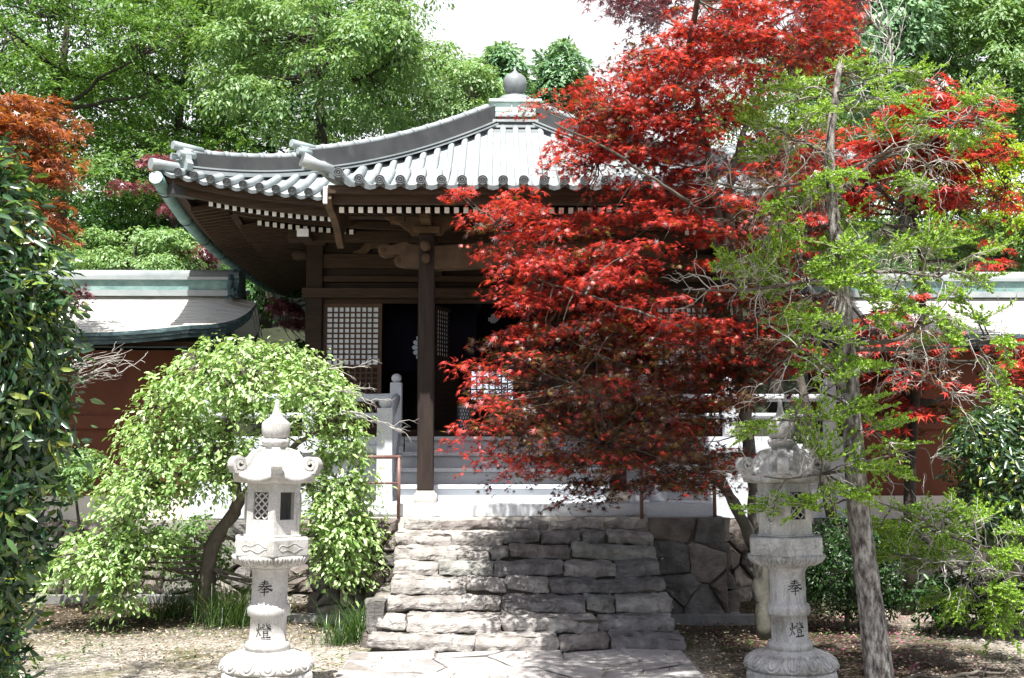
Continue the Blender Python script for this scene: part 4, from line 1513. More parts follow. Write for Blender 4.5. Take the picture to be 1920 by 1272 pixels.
# ------------------------------------------------------------------ russet walls with copper roofs to either side
def wing(sx, lab):
    mx = (lambda x: x) if sx < 0 else (lambda x: 2 * XC - x)
    t = thing('roofed_wall', (mx(-7.5), 15.0, 0.98), lab, 'wall building', 'russet walls beside the hall')
    X0, X1 = -14.0, -4.03
    m = MB()
    m.box(mx(X0), mx(X1), 14.62, 16.2, 1.28, 3.3)
    m.build('plaster_wall', M['redwall'], t)
    m = MB()
    m.box(mx(X0), mx(X1 + 0.0), 14.58, 14.619, 2.16, 2.33)
    m.build('moulding', M['redwall'], t)
    m = MB()
    m.box(mx(X0), mx(X1 + 0.12), 14.55, 16.3, 0.97, 1.28)
    m.build('plinth', M['plaster'], t, bevel=0.01)
    m = MB()
    m.box(mx(X1 - 0.12), mx(X1 + 0.06), 14.42, 16.4, 3.02, 3.19)
    m.build('beam_end', M['plaster'], t, bevel=0.01)
    m = MB()
    m.box(mx(X0), mx(X1 + 0.1), 14.3, 14.6, 3.20, 3.28)
    m.build('eave_beam', M['wood_red'], t)
    # curved copper roof, hipped ends swept up to the ridge
    YE, YR, ZEV, ZR = 13.95, 15.4, 3.36, 4.08

    def edge_x(s):       # verge: bulges at the eave corner, drawn in at the ridge
        return -3.92 + 0.52 * s ** 0.8 + 0.10 * math.sin(math.pi * s)
    roofm, edge = MB(), MB()
    n, cols = 12, 26
    V, fs = [], []
    for back in (0, 1):
        Vb = []
        for j in range(n + 1):
            s = j / n
            y = YE + (YR - YE) * s
            z = ZEV + (ZR - ZEV) * (0.55 * s + 0.45 * s * s)
            xe = edge_x(s)
            for i in range(cols + 1):
                u = i / cols
                x = X0 + (xe - X0) * u
                zz = z + 0.10 * max(0, (u - 0.85) / 0.15) ** 2 * (1 - s) - 0.22 * max(0, (u - 0.93) / 0.07) ** 2 * s * 0.6
                yy = y if not back else 2 * YR - y
                Vb.append((mx(x), yy, zz))
        fb = [(j * (cols + 1) + i, j * (cols + 1) + i + 1, (j + 1) * (cols + 1) + i + 1, (j + 1) * (cols + 1) + i) for j in range(n) for i in range(cols)]
        roofm.add(Vb, fb, 0, True)
        for j in range(1, n):
            roofm.tube([(p[0], p[1], p[2] + 0.004) for p in Vb[j * (cols + 1):(j + 1) * (cols + 1)]], 0.005, 4, 0)
        # thick edge: layered copper along eave and verge
        line = [Vb[i] for i in range(cols + 1)] + [Vb[j * (cols + 1) + cols] for j in range(1, n + 1)]
        for (d0, d1, ins) in ((-0.002, 0.05, 0.0), (0.052, 0.10, 0.03), (0.102, 0.15, 0.06)):
            V3 = []
            cxm = mx(-8)
            for p in line:
                dx = (ins if p[0] < cxm else -ins) if abs(p[0] - mx(X0)) > 0.5 else 0
                dy = ins if p[1] < YR else -ins
                V3 += [(p[0] + dx * 0.8, p[1] + dy, p[2] - d0), (p[0] + dx * 0.8, p[1] + dy, p[2] - d1)]
            edge.add(V3, [(2 * i, 2 * i + 2, 2 * i + 3, 2 * i + 1) for i in range(len(line) - 1)], 0)
    ro = roofm.build('copper_roof', M['wing_roof'], t, fix=False)
    edge.build('roof_edge', M['copper_dark'], t, fix=False)
    m = MB()       # dark underside and gable filling
    m.add([(mx(X0), 14.05, 3.20), (mx(-4.0), 14.05, 3.20), (mx(-3.9), 16.7, 3.20), (mx(X0), 16.7, 3.20)], [(0, 1, 2, 3)])
    m.prism([(14.3, 3.24), (16.5, 3.24), (15.45, 3.98), (15.35, 3.98)], lambda p: (mx(-3.85), p[0], p[1]), lambda p: (mx(-3.95), p[0], p[1]))
    m.build('soffit', M['copper_dark'], t)
    # ridge
    m = MB()
    xr = -3.70
    m.box(mx(X0), mx(xr), YR - 0.19, YR + 0.19, 4.02, 4.10, 1)
    m.box(mx(X0), mx(xr), YR - 0.14, YR + 0.14, 4.10, 4.25, 0)
    m.box(mx(X0), mx(xr + 0.03), YR - 0.18, YR + 0.18, 4.25, 4.29, 1)
    m.tube([(mx(X0), YR, 4.29), (mx(xr + 0.04), YR, 4.29)], 0.12, 14, 1)
    rd = m.build('ridge', [M['verdigris'], M['tile']], t)
    m = MB()
    out = [(-0.24, 4.0), (-0.30, 4.06), (-0.24, 4.14), (-0.20, 4.26), (-0.22, 4.34), (-0.12, 4.42), (0.12, 4.42), (0.22, 4.34), (0.20, 4.26), (0.24, 4.14), (0.30, 4.06), (0.24, 4.0)]
    m.prism(out, lambda p: (mx(xr), YR + p[0], p[1]), lambda p: (mx(xr + 0.09), YR + p[0], p[1]))
    for s in (-1, 1):
        sp = [(mx(xr + 0.04), YR + s * (0.25 + 0.07 * (1 - a / 10) * math.cos(a)), 4.05 + 0.07 * (1 - a / 10) * math.sin(a)) for a in np.linspace(0, 9, 20)]
        m.tube(sp, 0.025, 6)
        m.tube([(mx(xr - 0.02), YR + s * 0.2, 4.30), (mx(xr - 0.02), YR + s * 0.26, 4.16), (mx(xr - 0.02), YR + s * 0.2, 4.03), (mx(xr - 0.02), YR + s * 0.3, 3.97)], 0.04, 8)
    m.build('ridge_end_tile', M['copper_dark'], rd)
    # standing seams between copper sheets, tiny steps
    return t


wing(-1, 'russet plastered wall under a pale copper roof left of the hall')
wing(1, 'russet plastered wall under a pale copper roof right of the hall, behind the conifer')

# ------------------------------------------------------------------ stone lanterns
def hexr(a, ph):
    b = (a - ph) % (math.pi / 3) - math.pi / 6
    return math.cos(math.pi / 6) / math.cos(b)


STROKES = {
    'hou': [  # offering; (points, start width, end width) in a 1x1 box
        ([(0.30, 0.86), (0.50, 0.88), (0.70, 0.91)], 0.05, 0.07), ([(0.22, 0.74), (0.50, 0.765), (0.76, 0.79)], 0.05, 0.07),
        ([(0.06, 0.58), (0.50, 0.62), (0.94, 0.65)], 0.05, 0.09),
        ([(0.50, 1.0), (0.49, 0.85), (0.44, 0.66), (0.34, 0.52), (0.18, 0.40), (0.02, 0.33)], 0.09, 0.03),
        ([(0.54, 0.63), (0.66, 0.52), (0.82, 0.42), (1.0, 0.37)], 0.05, 0.13),
        ([(0.33, 0.40), (0.50, 0.42), (0.68, 0.44)], 0.05, 0.07), ([(0.24, 0.24), (0.50, 0.26), (0.78, 0.29)], 0.05, 0.08),
        ([(0.51, 0.54), (0.505, 0.28), (0.50, 0.0)], 0.09, 0.05)],
    'tou': [  # lamp
        ([(0.07, 0.66), (0.10, 0.56), (0.12, 0.48)], 0.04, 0.09), ([(0.36, 0.74), (0.32, 0.64), (0.27, 0.56)], 0.08, 0.03),
        ([(0.22, 0.94), (0.22, 0.60), (0.16, 0.30), (0.02, 0.06)], 0.08, 0.03), ([(0.23, 0.42), (0.29, 0.32), (0.35, 0.22)], 0.04, 0.09),
        ([(0.46, 0.88), (0.58, 0.90), (0.62, 0.88), (0.54, 0.74), (0.36, 0.58)], 0.05, 0.03), ([(0.42, 0.78), (0.50, 0.72)], 0.04, 0.07),
        ([(0.70, 0.98), (0.76, 0.80), (0.86, 0.68), (1.0, 0.60)], 0.05, 0.11), ([(0.92, 0.92), (0.82, 0.84)], 0.07, 0.03), ([(0.98, 0.80), (0.87, 0.74)], 0.07, 0.03),
        ([(0.52, 0.60), (0.70, 0.62), (0.84, 0.63)], 0.05, 0.06),
        ([(0.54, 0.50), (0.55, 0.32)], 0.06, 0.06), ([(0.54, 0.50), (0.70, 0.51), (0.82, 0.51), (0.80, 0.34)], 0.05, 0.06), ([(0.56, 0.34), (0.80, 0.35)], 0.05, 0.05),
        ([(0.55, 0.26), (0.60, 0.14)], 0.05, 0.07), ([(0.82, 0.27), (0.76, 0.14)], 0.08, 0.04), ([(0.40, 0.07), (0.68, 0.09), (1.0, 0.12)], 0.06, 0.10)],
}


def glyph(mb, key, cx, z0, size, rad, cen, ang0):
    """brush strokes laid on a round pillar of radius rad about cen; ang0 is the facing angle"""
    for si, (pts, w0, w1) in enumerate(STROKES[key]):
        P = np.array(pts)
        L = np.concatenate([[0], np.cumsum(np.linalg.norm(np.diff(P, axis=0), axis=1))])
        k = max(6, int(L[-1] * 22))
        u = np.linspace(0, L[-1], k)
        Q = np.stack([np.interp(u, L, P[:, 0]), np.interp(u, L, P[:, 1])], 1)
        if k > 8:
            Q[1:-1] = (Q[:-2] + 2 * Q[1:-1] + Q[2:]) / 4
        T = np.gradient(Q, axis=0)
        T /= np.linalg.norm(T, axis=1)[:, None] + 1e-9
        Nn = np.stack([-T[:, 1], T[:, 0]], 1)
        s = np.linspace(0, 1, k)
        wd = (w0 + (w1 - w0) * s) * (0.75 + 0.35 * np.abs(np.cos(s * np.pi)))
        V = []
        off = 0.0015 + 0.0004 * si
        for sgn in (1, -1):
            R = Q + sgn * Nn * wd[:, None] / 2 * 1.05
            for (x, y) in R:
                a = ang0 + ((x - 0.5) * size + cx) / rad
                V.append((cen[0] + (rad + off) * math.sin(a), cen[1] - (rad + off) * math.cos(a), cen[2] + z0 + y * size))
        mb.add(V, [(i, i + 1, k + i + 1, k + i) for i in range(k - 1)])


def petals(mb, n, profile, ztop, zbot, c):
    # rows of carved petals: a raised U outline and a rounded heart each
    prof_ = sorted(profile, key=lambda p: p[1])
    zs, rs_ = [p[1] for p in prof_], [p[0] for p in prof_]
    for q in range(n):
        a0 = 2 * math.pi * q / n
        for wd, k0, rad in ((0.44, 1.0, 0.0085), (0.22, 0.74, 0.012)):
            P = []
            for b in np.linspace(0, math.pi, 11):
                a = a0 + wd * (2 * math.pi / n) * math.cos(b) * (1.0 if k0 == 1 else 0.8)
                z = ztop - (ztop - zbot) * k0 * math.sin(b) ** 0.7
                r_ = float(np.interp(z, zs, rs_)) + 0.002
                P.append((c[0] + r_ * math.cos(a), c[1] + r_ * math.sin(a), c[2] + z))
            mb.tube(P, rad, 6)


def lantern(x, y, ph, label, mat, textx, opens, lattice_face, tilt):
    t = thing('stone_lantern', (x, y, 0), label, 'stone lantern', 'stone lanterns before the steps')
    c = (x, y, 0)
    m = MB()
    hx6 = lambda a, r, z: hexr(a, ph) if True else 1
    m.lathe([(0.385, -0.05), (0.385, 0.195), (0.37, 0.21)], 6, c, smooth=False, rfun=None)
    cs, sn = math.cos(ph), math.sin(ph)
    m.v = [(x + (p[0] - x) * cs - (p[1] - y) * sn, y + (p[0] - x) * sn + (p[1] - y) * cs, p[2]) for p in m.v]
    m.build('plinth', mat, t, bevel=0.012)
    m = MB()
    PB = [(0.30, 0.205), (0.345, 0.212), (0.350, 0.235), (0.338, 0.265), (0.305, 0.295), (0.25, 0.325), (0.20, 0.345), (0.17, 0.352)]
    m.lathe(PB, 64, c)
    petals(m, 14, PB, 0.318, 0.222, c)
    m.build('lotus_base', mat, t, fix=False)
    m = MB()
    m.lathe([(0.168, 0.348), (0.170, 0.395), (0.155, 0.412), (0.139, 0.416), (0.137, 0.50), (0.136, 0.60), (0.150, 0.606), (0.163, 0.625), (0.163, 0.665), (0.150, 0.690), (0.1355, 0.698),
             (0.1345, 0.80), (0.1345, 0.93), (0.150, 0.955), (0.165, 0.975)], 48, c)
    pi_ = m.build('pillar', mat, t, fix=False)
    m = MB()
    glyph(m, 'hou', textx, 0.765, 0.118, 0.1348, c, 0.0)
    m.build('lettering', M['ink'], pi_, fix=False)
    m = MB()
    glyph(m, 'tou', textx, 0.450, 0.118, 0.1374, c, 0.0)
    m.build('lettering', M['ink'], pi_, fix=False)
    m = MB()
    PK = [(0.165, 0.972), (0.21, 0.985), (0.255, 1.01), (0.282, 1.045), (0.285, 1.065), (0.26, 1.072)]
    m.lathe(PK, 64, c)
    petals(m, 16, PK[:5], 1.062, 0.990, c)
    m.build('lotus_bracket', mat, t, fix=False)
    m = MB()
    m.lathe([(0.300, 1.066), (0.308, 1.07), (0.312, 1.195), (0.300, 1.205)], 6, c, smooth=False)
    m.lathe([(0.245, 1.2052), (0.245, 1.222)], 6, c, smooth=False)
    m.v = [(x + (p[0] - x) * cs - (p[1] - y) * sn, y + (p[0] - x) * sn + (p[1] - y) * cs, p[2]) for p in m.v]
    pl = m.build('platform', mat, t, bevel=0.006)
    m = MB()      # carved wavy lines on the six sides
    for f in range(6):
        a = ph + math.pi / 6 + f * math.pi / 3
        nrm, tg = np.array([math.cos(a), math.sin(a), 0]), np.array([-math.sin(a), math.cos(a), 0])
        dd = 0.311 * math.cos(math.pi / 6)
        P = []
        for u in np.linspace(0, 2 * math.pi, 33):
            P.append(np.array([x, y, 1.132]) + nrm * (dd + 0.0005) + tg * 0.105 * math.cos(u) + np.array([0, 0, 1]) * 0.033 * math.sin(u) * (0.75 + 0.35 * math.cos(5 * u)))
        m.tube(P, 0.0028, 5, caps=False)
    m.build('carving', mat, pl, fix=False)
    # fire box of six framed faces
    fb = MB()
    R = 0.228
    ap = R * math.cos(math.pi / 6)
    hw = R / 2
    z0, z1 = 1.222, 1.62
    for f in range(6):
        a = ph + math.pi / 6 + f * math.pi / 3
        nrm, tg = np.array([math.cos(a), math.sin(a), 0]), np.array([-math.sin(a), math.cos(a), 0])
        o = np.array([x, y, 0])

        def bx(u0, u1, zz0, zz1, th0, th1):
            V = []
            for u in (u0, u1):
                for th in (th0, th1):
                    for z in (zz0, zz1):
                        k = th / ap
                        V.append(o + nrm * th + tg * (u * k if abs(abs(u) - hw) < 1e-6 else u) + np.array([0, 0, z]))
            fb.add(V, [(0, 1, 3, 2), (4, 6, 7, 5), (0, 4, 5, 1), (2, 3, 7, 6), (0, 2, 6, 4), (1, 5, 7, 3)])
        face_open = f in opens
        if face_open:
            wd = 0.062
            bx(-hw, -wd, z0, z1, ap - 0.045, ap)
            bx(wd, hw, z0, z1, ap - 0.045, ap)
            bx(-wd, wd, z0, z0 + 0.115, ap - 0.045, ap)
            bx(-wd, wd, z1 - 0.075, z1, ap - 0.045, ap)
            if (f == lattice_face):
                for k_ in range(-3, 5):
                    for s in (-1, 1):
                        zz0, zz1 = z0 + 0.115, z1 - 0.075
                        P = []
                        for q in np.linspace(0, 1, 24):
                            u = -wd + 2 * wd * q
                            z = zz0 + 0.02 + k_ * 0.058 + s * (q - 0.5) * 0.124 + 0.07
                            if zz0 < z < zz1:
                                P.append(o + nrm * (ap - 0.018) + tg * u + np.array([0, 0, z]))
                        if len(P) > 2:
                            fb.tube(P, 0.0065, 6)
        else:
            bx(-hw, hw, z0, z1, ap - 0.045, ap)
            P = [o + nrm * (ap + 0.004) + np.array([0, 0, 1.42]) + tg * 0.05 * math.cos(b) + np.array([0, 0, 0.11 * math.sin(b)]) for b in np.linspace(0, 2 * math.pi, 25)]
            fb.tube(P, 0.012, 6, caps=False)
    fb.build('fire_box', mat, t, bevel=0.0)
    # cap: domed hexagonal roof, eaves lifted at six corners with scrolls
    m = MB()
    nA, rows = 72, []
    outer = [(0.085, 1.868), (0.13, 1.862), (0.175, 1.838), (0.205, 1.80), (0.228, 1.75), (0.255, 1.705), (0.295, 1.675), (0.322, 1.664), (0.325, 1.640), (0.318, 1.618)]
    under = [(0.27, 1.612), (0.20, 1.606), (0.10, 1.604)]
    for (r, z) in outer + under:
        row = []
        for j in range(nA):
            a = 2 * math.pi * j / nA
            b = ((a - ph) % (math.pi / 3)) / (math.pi / 3)
            corner = abs(2 * b - 1) ** 2.2
            kk = max(0, min(1, (r - 0.11) / 0.2))
            rr = r * ((1 - kk) + kk * hexr(a, ph) * 1.09)
            zz = z + 0.055 * corner * max(0, (r - 0.2) / 0.13)
            row.append((x + rr * math.cos(a), y + rr * math.sin(a), zz))
        rows.append(row)
    V = [p for r in rows for p in r]
    fs = [(i * nA + j, i * nA + (j + 1) % nA, (i + 1) * nA + (j + 1) % nA, (i + 1) * nA + j) for i in range(len(rows) - 1) for j in range(nA)]
    fs.append(tuple(range(nA)))
    m.add(V, fs, 0, True)
    cap = m.build('cap', mat, t, fix=True)
    for f in range(6):
        a = ph + f * math.pi / 3
        nrm, tg = np.array([math.cos(a), math.sin(a), 0]), np.array([-math.sin(a), math.cos(a), 0])
        m = MB()
        P = [(0.10, 1.872), (0.175, 1.85), (0.225, 1.79), (0.26, 1.735), (0.29, 1.70), (0.325, 1.695), (0.36, 1.70)]
        cx_, cz_ = 0.322, 1.757
        for q in np.linspace(-0.9, 9.5, 34):
            rr = 0.057 * (1 - (q + 0.9) / 13.5)
            P.append((cx_ + rr * math.cos(q), cz_ + rr * math.sin(q)))
        P = np.array(P)
        T = np.gradient(P, axis=0)
        T /= np.linalg.norm(T, axis=1)[:, None] + 1e-9
        Nn = np.stack([-T[:, 1], T[:, 0]], 1)
        V = []
        n_ = len(P)
        for i in range(n_):
            wd = 0.030 + 0.012 * min(1, i / 6)
            for (s1, s2) in ((-1, -1), (1, -1), (1, 1), (-1, 1)):
                q = P[i] + Nn[i] * s2 * 0.0115
                V.append(np.array([x, y, 0]) + nrm * q[0] + tg * s1 * wd + np.array([0, 0, q[1]]))
        fs = [(4 * i + j, 4 * i + (j + 1) % 4, 4 * i + 4 + (j + 1) % 4, 4 * i + 4 + j) for i in range(n_ - 1) for j in range(4)] + [(3, 2, 1, 0), tuple(4 * (n_ - 1) + j for j in range(4))]
        m.add(V, fs, 0)
        m.build('scroll', mat, cap)
    m = MB()
    m.lathe([(0.075, 1.86), (0.085, 1.875), (0.080, 1.885), (0.092, 1.895), (0.105, 1.92), (0.104, 1.945), (0.085, 1.952)], 96, c, rfun=lambda a, r, z: 1 + 0.05 * (abs(math.sin(6 * a)) ** 0.5 - 0.5) if z > 1.89 else 1)
    m.lathe([(0.07, 1.95), (0.088, 1.958), (0.106, 1.985), (0.110, 2.02), (0.110, 2.062), (0.103, 2.078), (0.080, 2.096), (0.054, 2.116), (0.036, 2.140), (0.025, 2.17), (0.018, 2.21), (0.014, 2.25), (0.006, 2.258)], 32, c)
    m.build('jewel', mat, t, fix=False)
    t.rotation_euler = (0, tilt, 0)
    return t


lantern(-1.76, 8.6, math.radians(-76), 'bright white stone lantern before the lime green weeping tree, black lettering on its pillar', M['lantern'], -0.012, (5, 0), 5, math.radians(1.0))
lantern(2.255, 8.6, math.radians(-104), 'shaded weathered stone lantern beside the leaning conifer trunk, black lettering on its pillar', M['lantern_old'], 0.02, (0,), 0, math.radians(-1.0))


# ------------------------------------------------------------------ foliage
def leaf_tmpl(kind):
    if kind == 'diamond':
        return np.array([(0, 0, 0), (0.5, -0.22, 0.04), (1, 0, -0.10), (0.5, 0.22, 0.04)]), [(0, 1, 2, 3)]
    if kind == 'long':
        return np.array([(0, 0, 0), (0.3, -0.145, 0.05), (0.68, -0.13, 0.02), (1, 0, -0.14), (0.68, 0.13, 0.02), (0.3, 0.145, 0.05), (0.5, 0, -0.02)]), [(0, 1, 6), (1, 2, 3, 6), (6, 3, 4, 5), (0, 6, 5)]
    if kind == 'oval':
        return np.array([(0, 0, 0), (0.3, -0.22, 0.06), (0.68, -0.2, 0.03), (1, 0, -0.12), (0.68, 0.2, 0.03), (0.3, 0.22, 0.06), (0.5, 0, -0.02)]), [(0, 1, 6), (1, 2, 3, 6), (6, 3, 4, 5), (0, 6, 5)]
    if kind == 'maple':
        V = [(0.0, 0, 0)]
        tips = [(-118, 0.50), (-62, 0.82), (-28, 0.98), (0, 1.08), (28, 0.98), (62, 0.82), (118, 0.50)]
        for i, (a, l) in enumerate(tips):
            a = math.radians(a)
            V.append((l * math.cos(a), l * math.sin(a), -0.16 * l * l))
        no = [-160] + [(tips[i][0] + tips[i + 1][0]) / 2 for i in range(6)] + [160]
        for a in no:
            a = math.radians(a)
            l = 0.23 if abs(a) < 2.5 else 0.10
            V.append((l * math.cos(a), l * math.sin(a), 0.02))
        return np.array(V), [(0, 8 + i, 1 + i, 9 + i) for i in range(7)]
    if kind == 'maple5':
        V = [(0.0, 0, 0)]
        tips = [(-105, 0.60), (-48, 0.92), (0, 1.08), (48, 0.92), (105, 0.60)]
        for a, l in tips:
            a = math.radians(a)
            V.append((l * math.cos(a), l * math.sin(a), -0.16 * l * l))
        no = [-155] + [(tips[i][0] + tips[i + 1][0]) / 2 for i in range(4)] + [155]
        for a in no:
            a = math.radians(a)
            l = 0.23 if abs(a) < 2.5 else 0.10
            V.append((l * math.cos(a), l * math.sin(a), 0.02))
        return np.array(V), [(0, 6 + i, 1 + i, 7 + i) for i in range(5)]
    if kind == 'spray':       # scale leaf sprig
        return np.array([(0, 0, 0), (0.45, -0.20, 0), (0.40, -0.07, 0.02), (0.8, -0.14, -0.03), (1.0, 0.0, -0.08), (0.72, 0.06, 0), (0.75, 0.24, -0.03), (0.35, 0.09, 0.02)]), [(0, 1, 2), (0, 2, 5, 7), (2, 3, 4, 5), (7, 5, 6)]
    raise KeyError(kind)


def unit(a):
    return a / (np.linalg.norm(a, axis=-1, keepdims=True) + 1e-9)


def leaves_mesh(name, P, Nn, D, S, kind, mat, parent=None):
    T, Fc = leaf_tmpl(kind)
    Nn = unit(Nn)
    D = unit(D - Nn * (D * Nn).sum(1, keepdims=True))
    B = np.cross(Nn, D)
    n, k = len(P), len(T)
    V = P[:, None, :] + S[:, None, None] * (T[None, :, 0, None] * D[:, None, :] + T[None, :, 1, None] * B[:, None, :] + T[None, :, 2, None] * Nn[:, None, :])
    V = V.reshape(-1, 3)
    return raw_mesh(name, V, Fc, n, k, mat, parent)


def raw_mesh(name, V, Fc, n, k, mat, parent):
    sizes = np.array([len(f) for f in Fc])
    flat = np.concatenate([np.array(f) for f in Fc])
    li = (flat[None, :] + (np.arange(n) * k)[:, None]).reshape(-1)
    tot = np.tile(sizes, n)
    st = np.concatenate([[0], np.cumsum(tot)[:-1]])
    me = bpy.data.meshes.new(name)
    me.vertices.add(len(V))
    me.vertices.foreach_set('co', V.astype(np.float32).reshape(-1))
    me.loops.add(len(li))
    me.loops.foreach_set('vertex_index', li.astype(np.int32))
    me.polygons.add(len(tot))
    me.polygons.foreach_set('loop_start', st.astype(np.int32))
    me.update(calc_edges=True)
    me.materials.append(mat)
    return link_mesh(name, me, None, parent)


def in_poly(poly, p):
    x, y = p[:, 0], p[:, 1]
    c = np.zeros(len(p), bool)
    n = len(poly)
    for i in range(n):
        x0, y0 = poly[i]
        x1, y1 = poly[(i + 1) % n]
        if y0 == y1:
            continue
        t = ((y0 > y) != (y1 > y)) & (x < (x1 - x0) * (y - y0) / (y1 - y0) + x0)
        c ^= t
    return c


def edge_dist(poly, p):
    d = np.full(len(p), 1e9)
    for i in range(len(poly)):
        a, b = np.array(poly[i], float), np.array(poly[(i + 1) % len(poly)], float)
        ab = b - a
        t = np.clip(((p - a) @ ab) / (ab @ ab), 0, 1)
        d = np.minimum(d, np.linalg.norm(p - (a + t[:, None] * ab), axis=1))
    return d


def crown_points(poly, Y, thick, n, rs, margin=0.0):
    """n points through the volume of a crown with this silhouette, depth Y +- thick (rounded edges)"""
    P = np.array(poly, float)
    lo, hi = P.min(0), P.max(0)
    out = []
    while sum(len(o) for o in out) < n:
        q = rs.uniform(lo, hi, (n * 3, 2))
        q = q[in_poly(poly, q)]
        if margin > 0 and len(q):
            dq = edge_dist(poly, q)
            q = q[dq > min(margin * F / Y, 0.5 * dq.max())]
        out.append(q)
    q = np.concatenate(out)[:n]
    d = edge_dist(poly, q)
    pxm = F / Y
    half = thick * np.sqrt(np.clip(d / (thick * pxm), 0.02, 1))
    u = rs.uniform(-1, 1, n)
    u = np.sign(u) * np.abs(u) ** 0.6
    Yd = Y + half * u
    return np.array([at(a[0], a[1], y) for a, y in zip(q, Yd)])


def spray_leaves(C, R, per, rs, tilt=0.35, droop=0.35, flat=0.12, outward=None, njit=0.45, up=1.0):
    """leaves laid in pads: each centre C carries a tilted, drooping disc of leaves"""
    n = len(C)
    sn = rs.normal(0, tilt, (n, 3))
    sn[:, 2] = up
    if outward is not None:
        sn += outward
    sn = unit(sn)
    ref = rs.normal(0, 1, (n, 3))
    U = unit(np.cross(sn, ref))
    Vv = np.cross(sn, U)
    rr = np.sqrt(rs.uniform(0, 1, (n, per))) * R[:, None]
    aa = rs.uniform(0, 2 * np.pi, (n, per))
    rad = np.cos(aa)[..., None] * U[:, None] + np.sin(aa)[..., None] * Vv[:, None]
    P = C[:, None] + rad * rr[..., None] + sn[:, None] * (rs.normal(0, 1, (n, per)) * flat * R[:, None])[..., None]
    P[..., 2] -= droop * rr ** 2 / np.maximum(R[:, None], 1e-3)
    Nn = sn[:, None] + rad * (droop * rr / R[:, None])[..., None] * 1.2 + rs.normal(0, njit, (n, per, 3))
    D = rad + rs.normal(0, 0.5, (n, per, 3))
    D[..., 2] -= droop
    return P.reshape(-1, 3), Nn.reshape(-1, 3), D.reshape(-1, 3)


def limb(mb, a, b, r0, r1, rs, sag=0.0, wig=0.06, k=7, n=6):
    a, b = np.array(a, float), np.array(b, float)
    L = np.linalg.norm(b - a)
    if L < 0.02:
        return np.repeat(a[None], k, 0)
    t = np.linspace(0, 1, k)[:, None]
    P = a + (b - a) * t
    P[:, 2] += (sag * L * 4 * t * (1 - t))[:, 0]
    off = np.cumsum(rs.normal(0, wig * L / k ** 0.5, (k, 3)), axis=0)
    off -= off[-1] * t
    P += off
    P[0], P[-1] = a, b
    mb.tube(P, np.linspace(r0, r1, k), n)
    return P


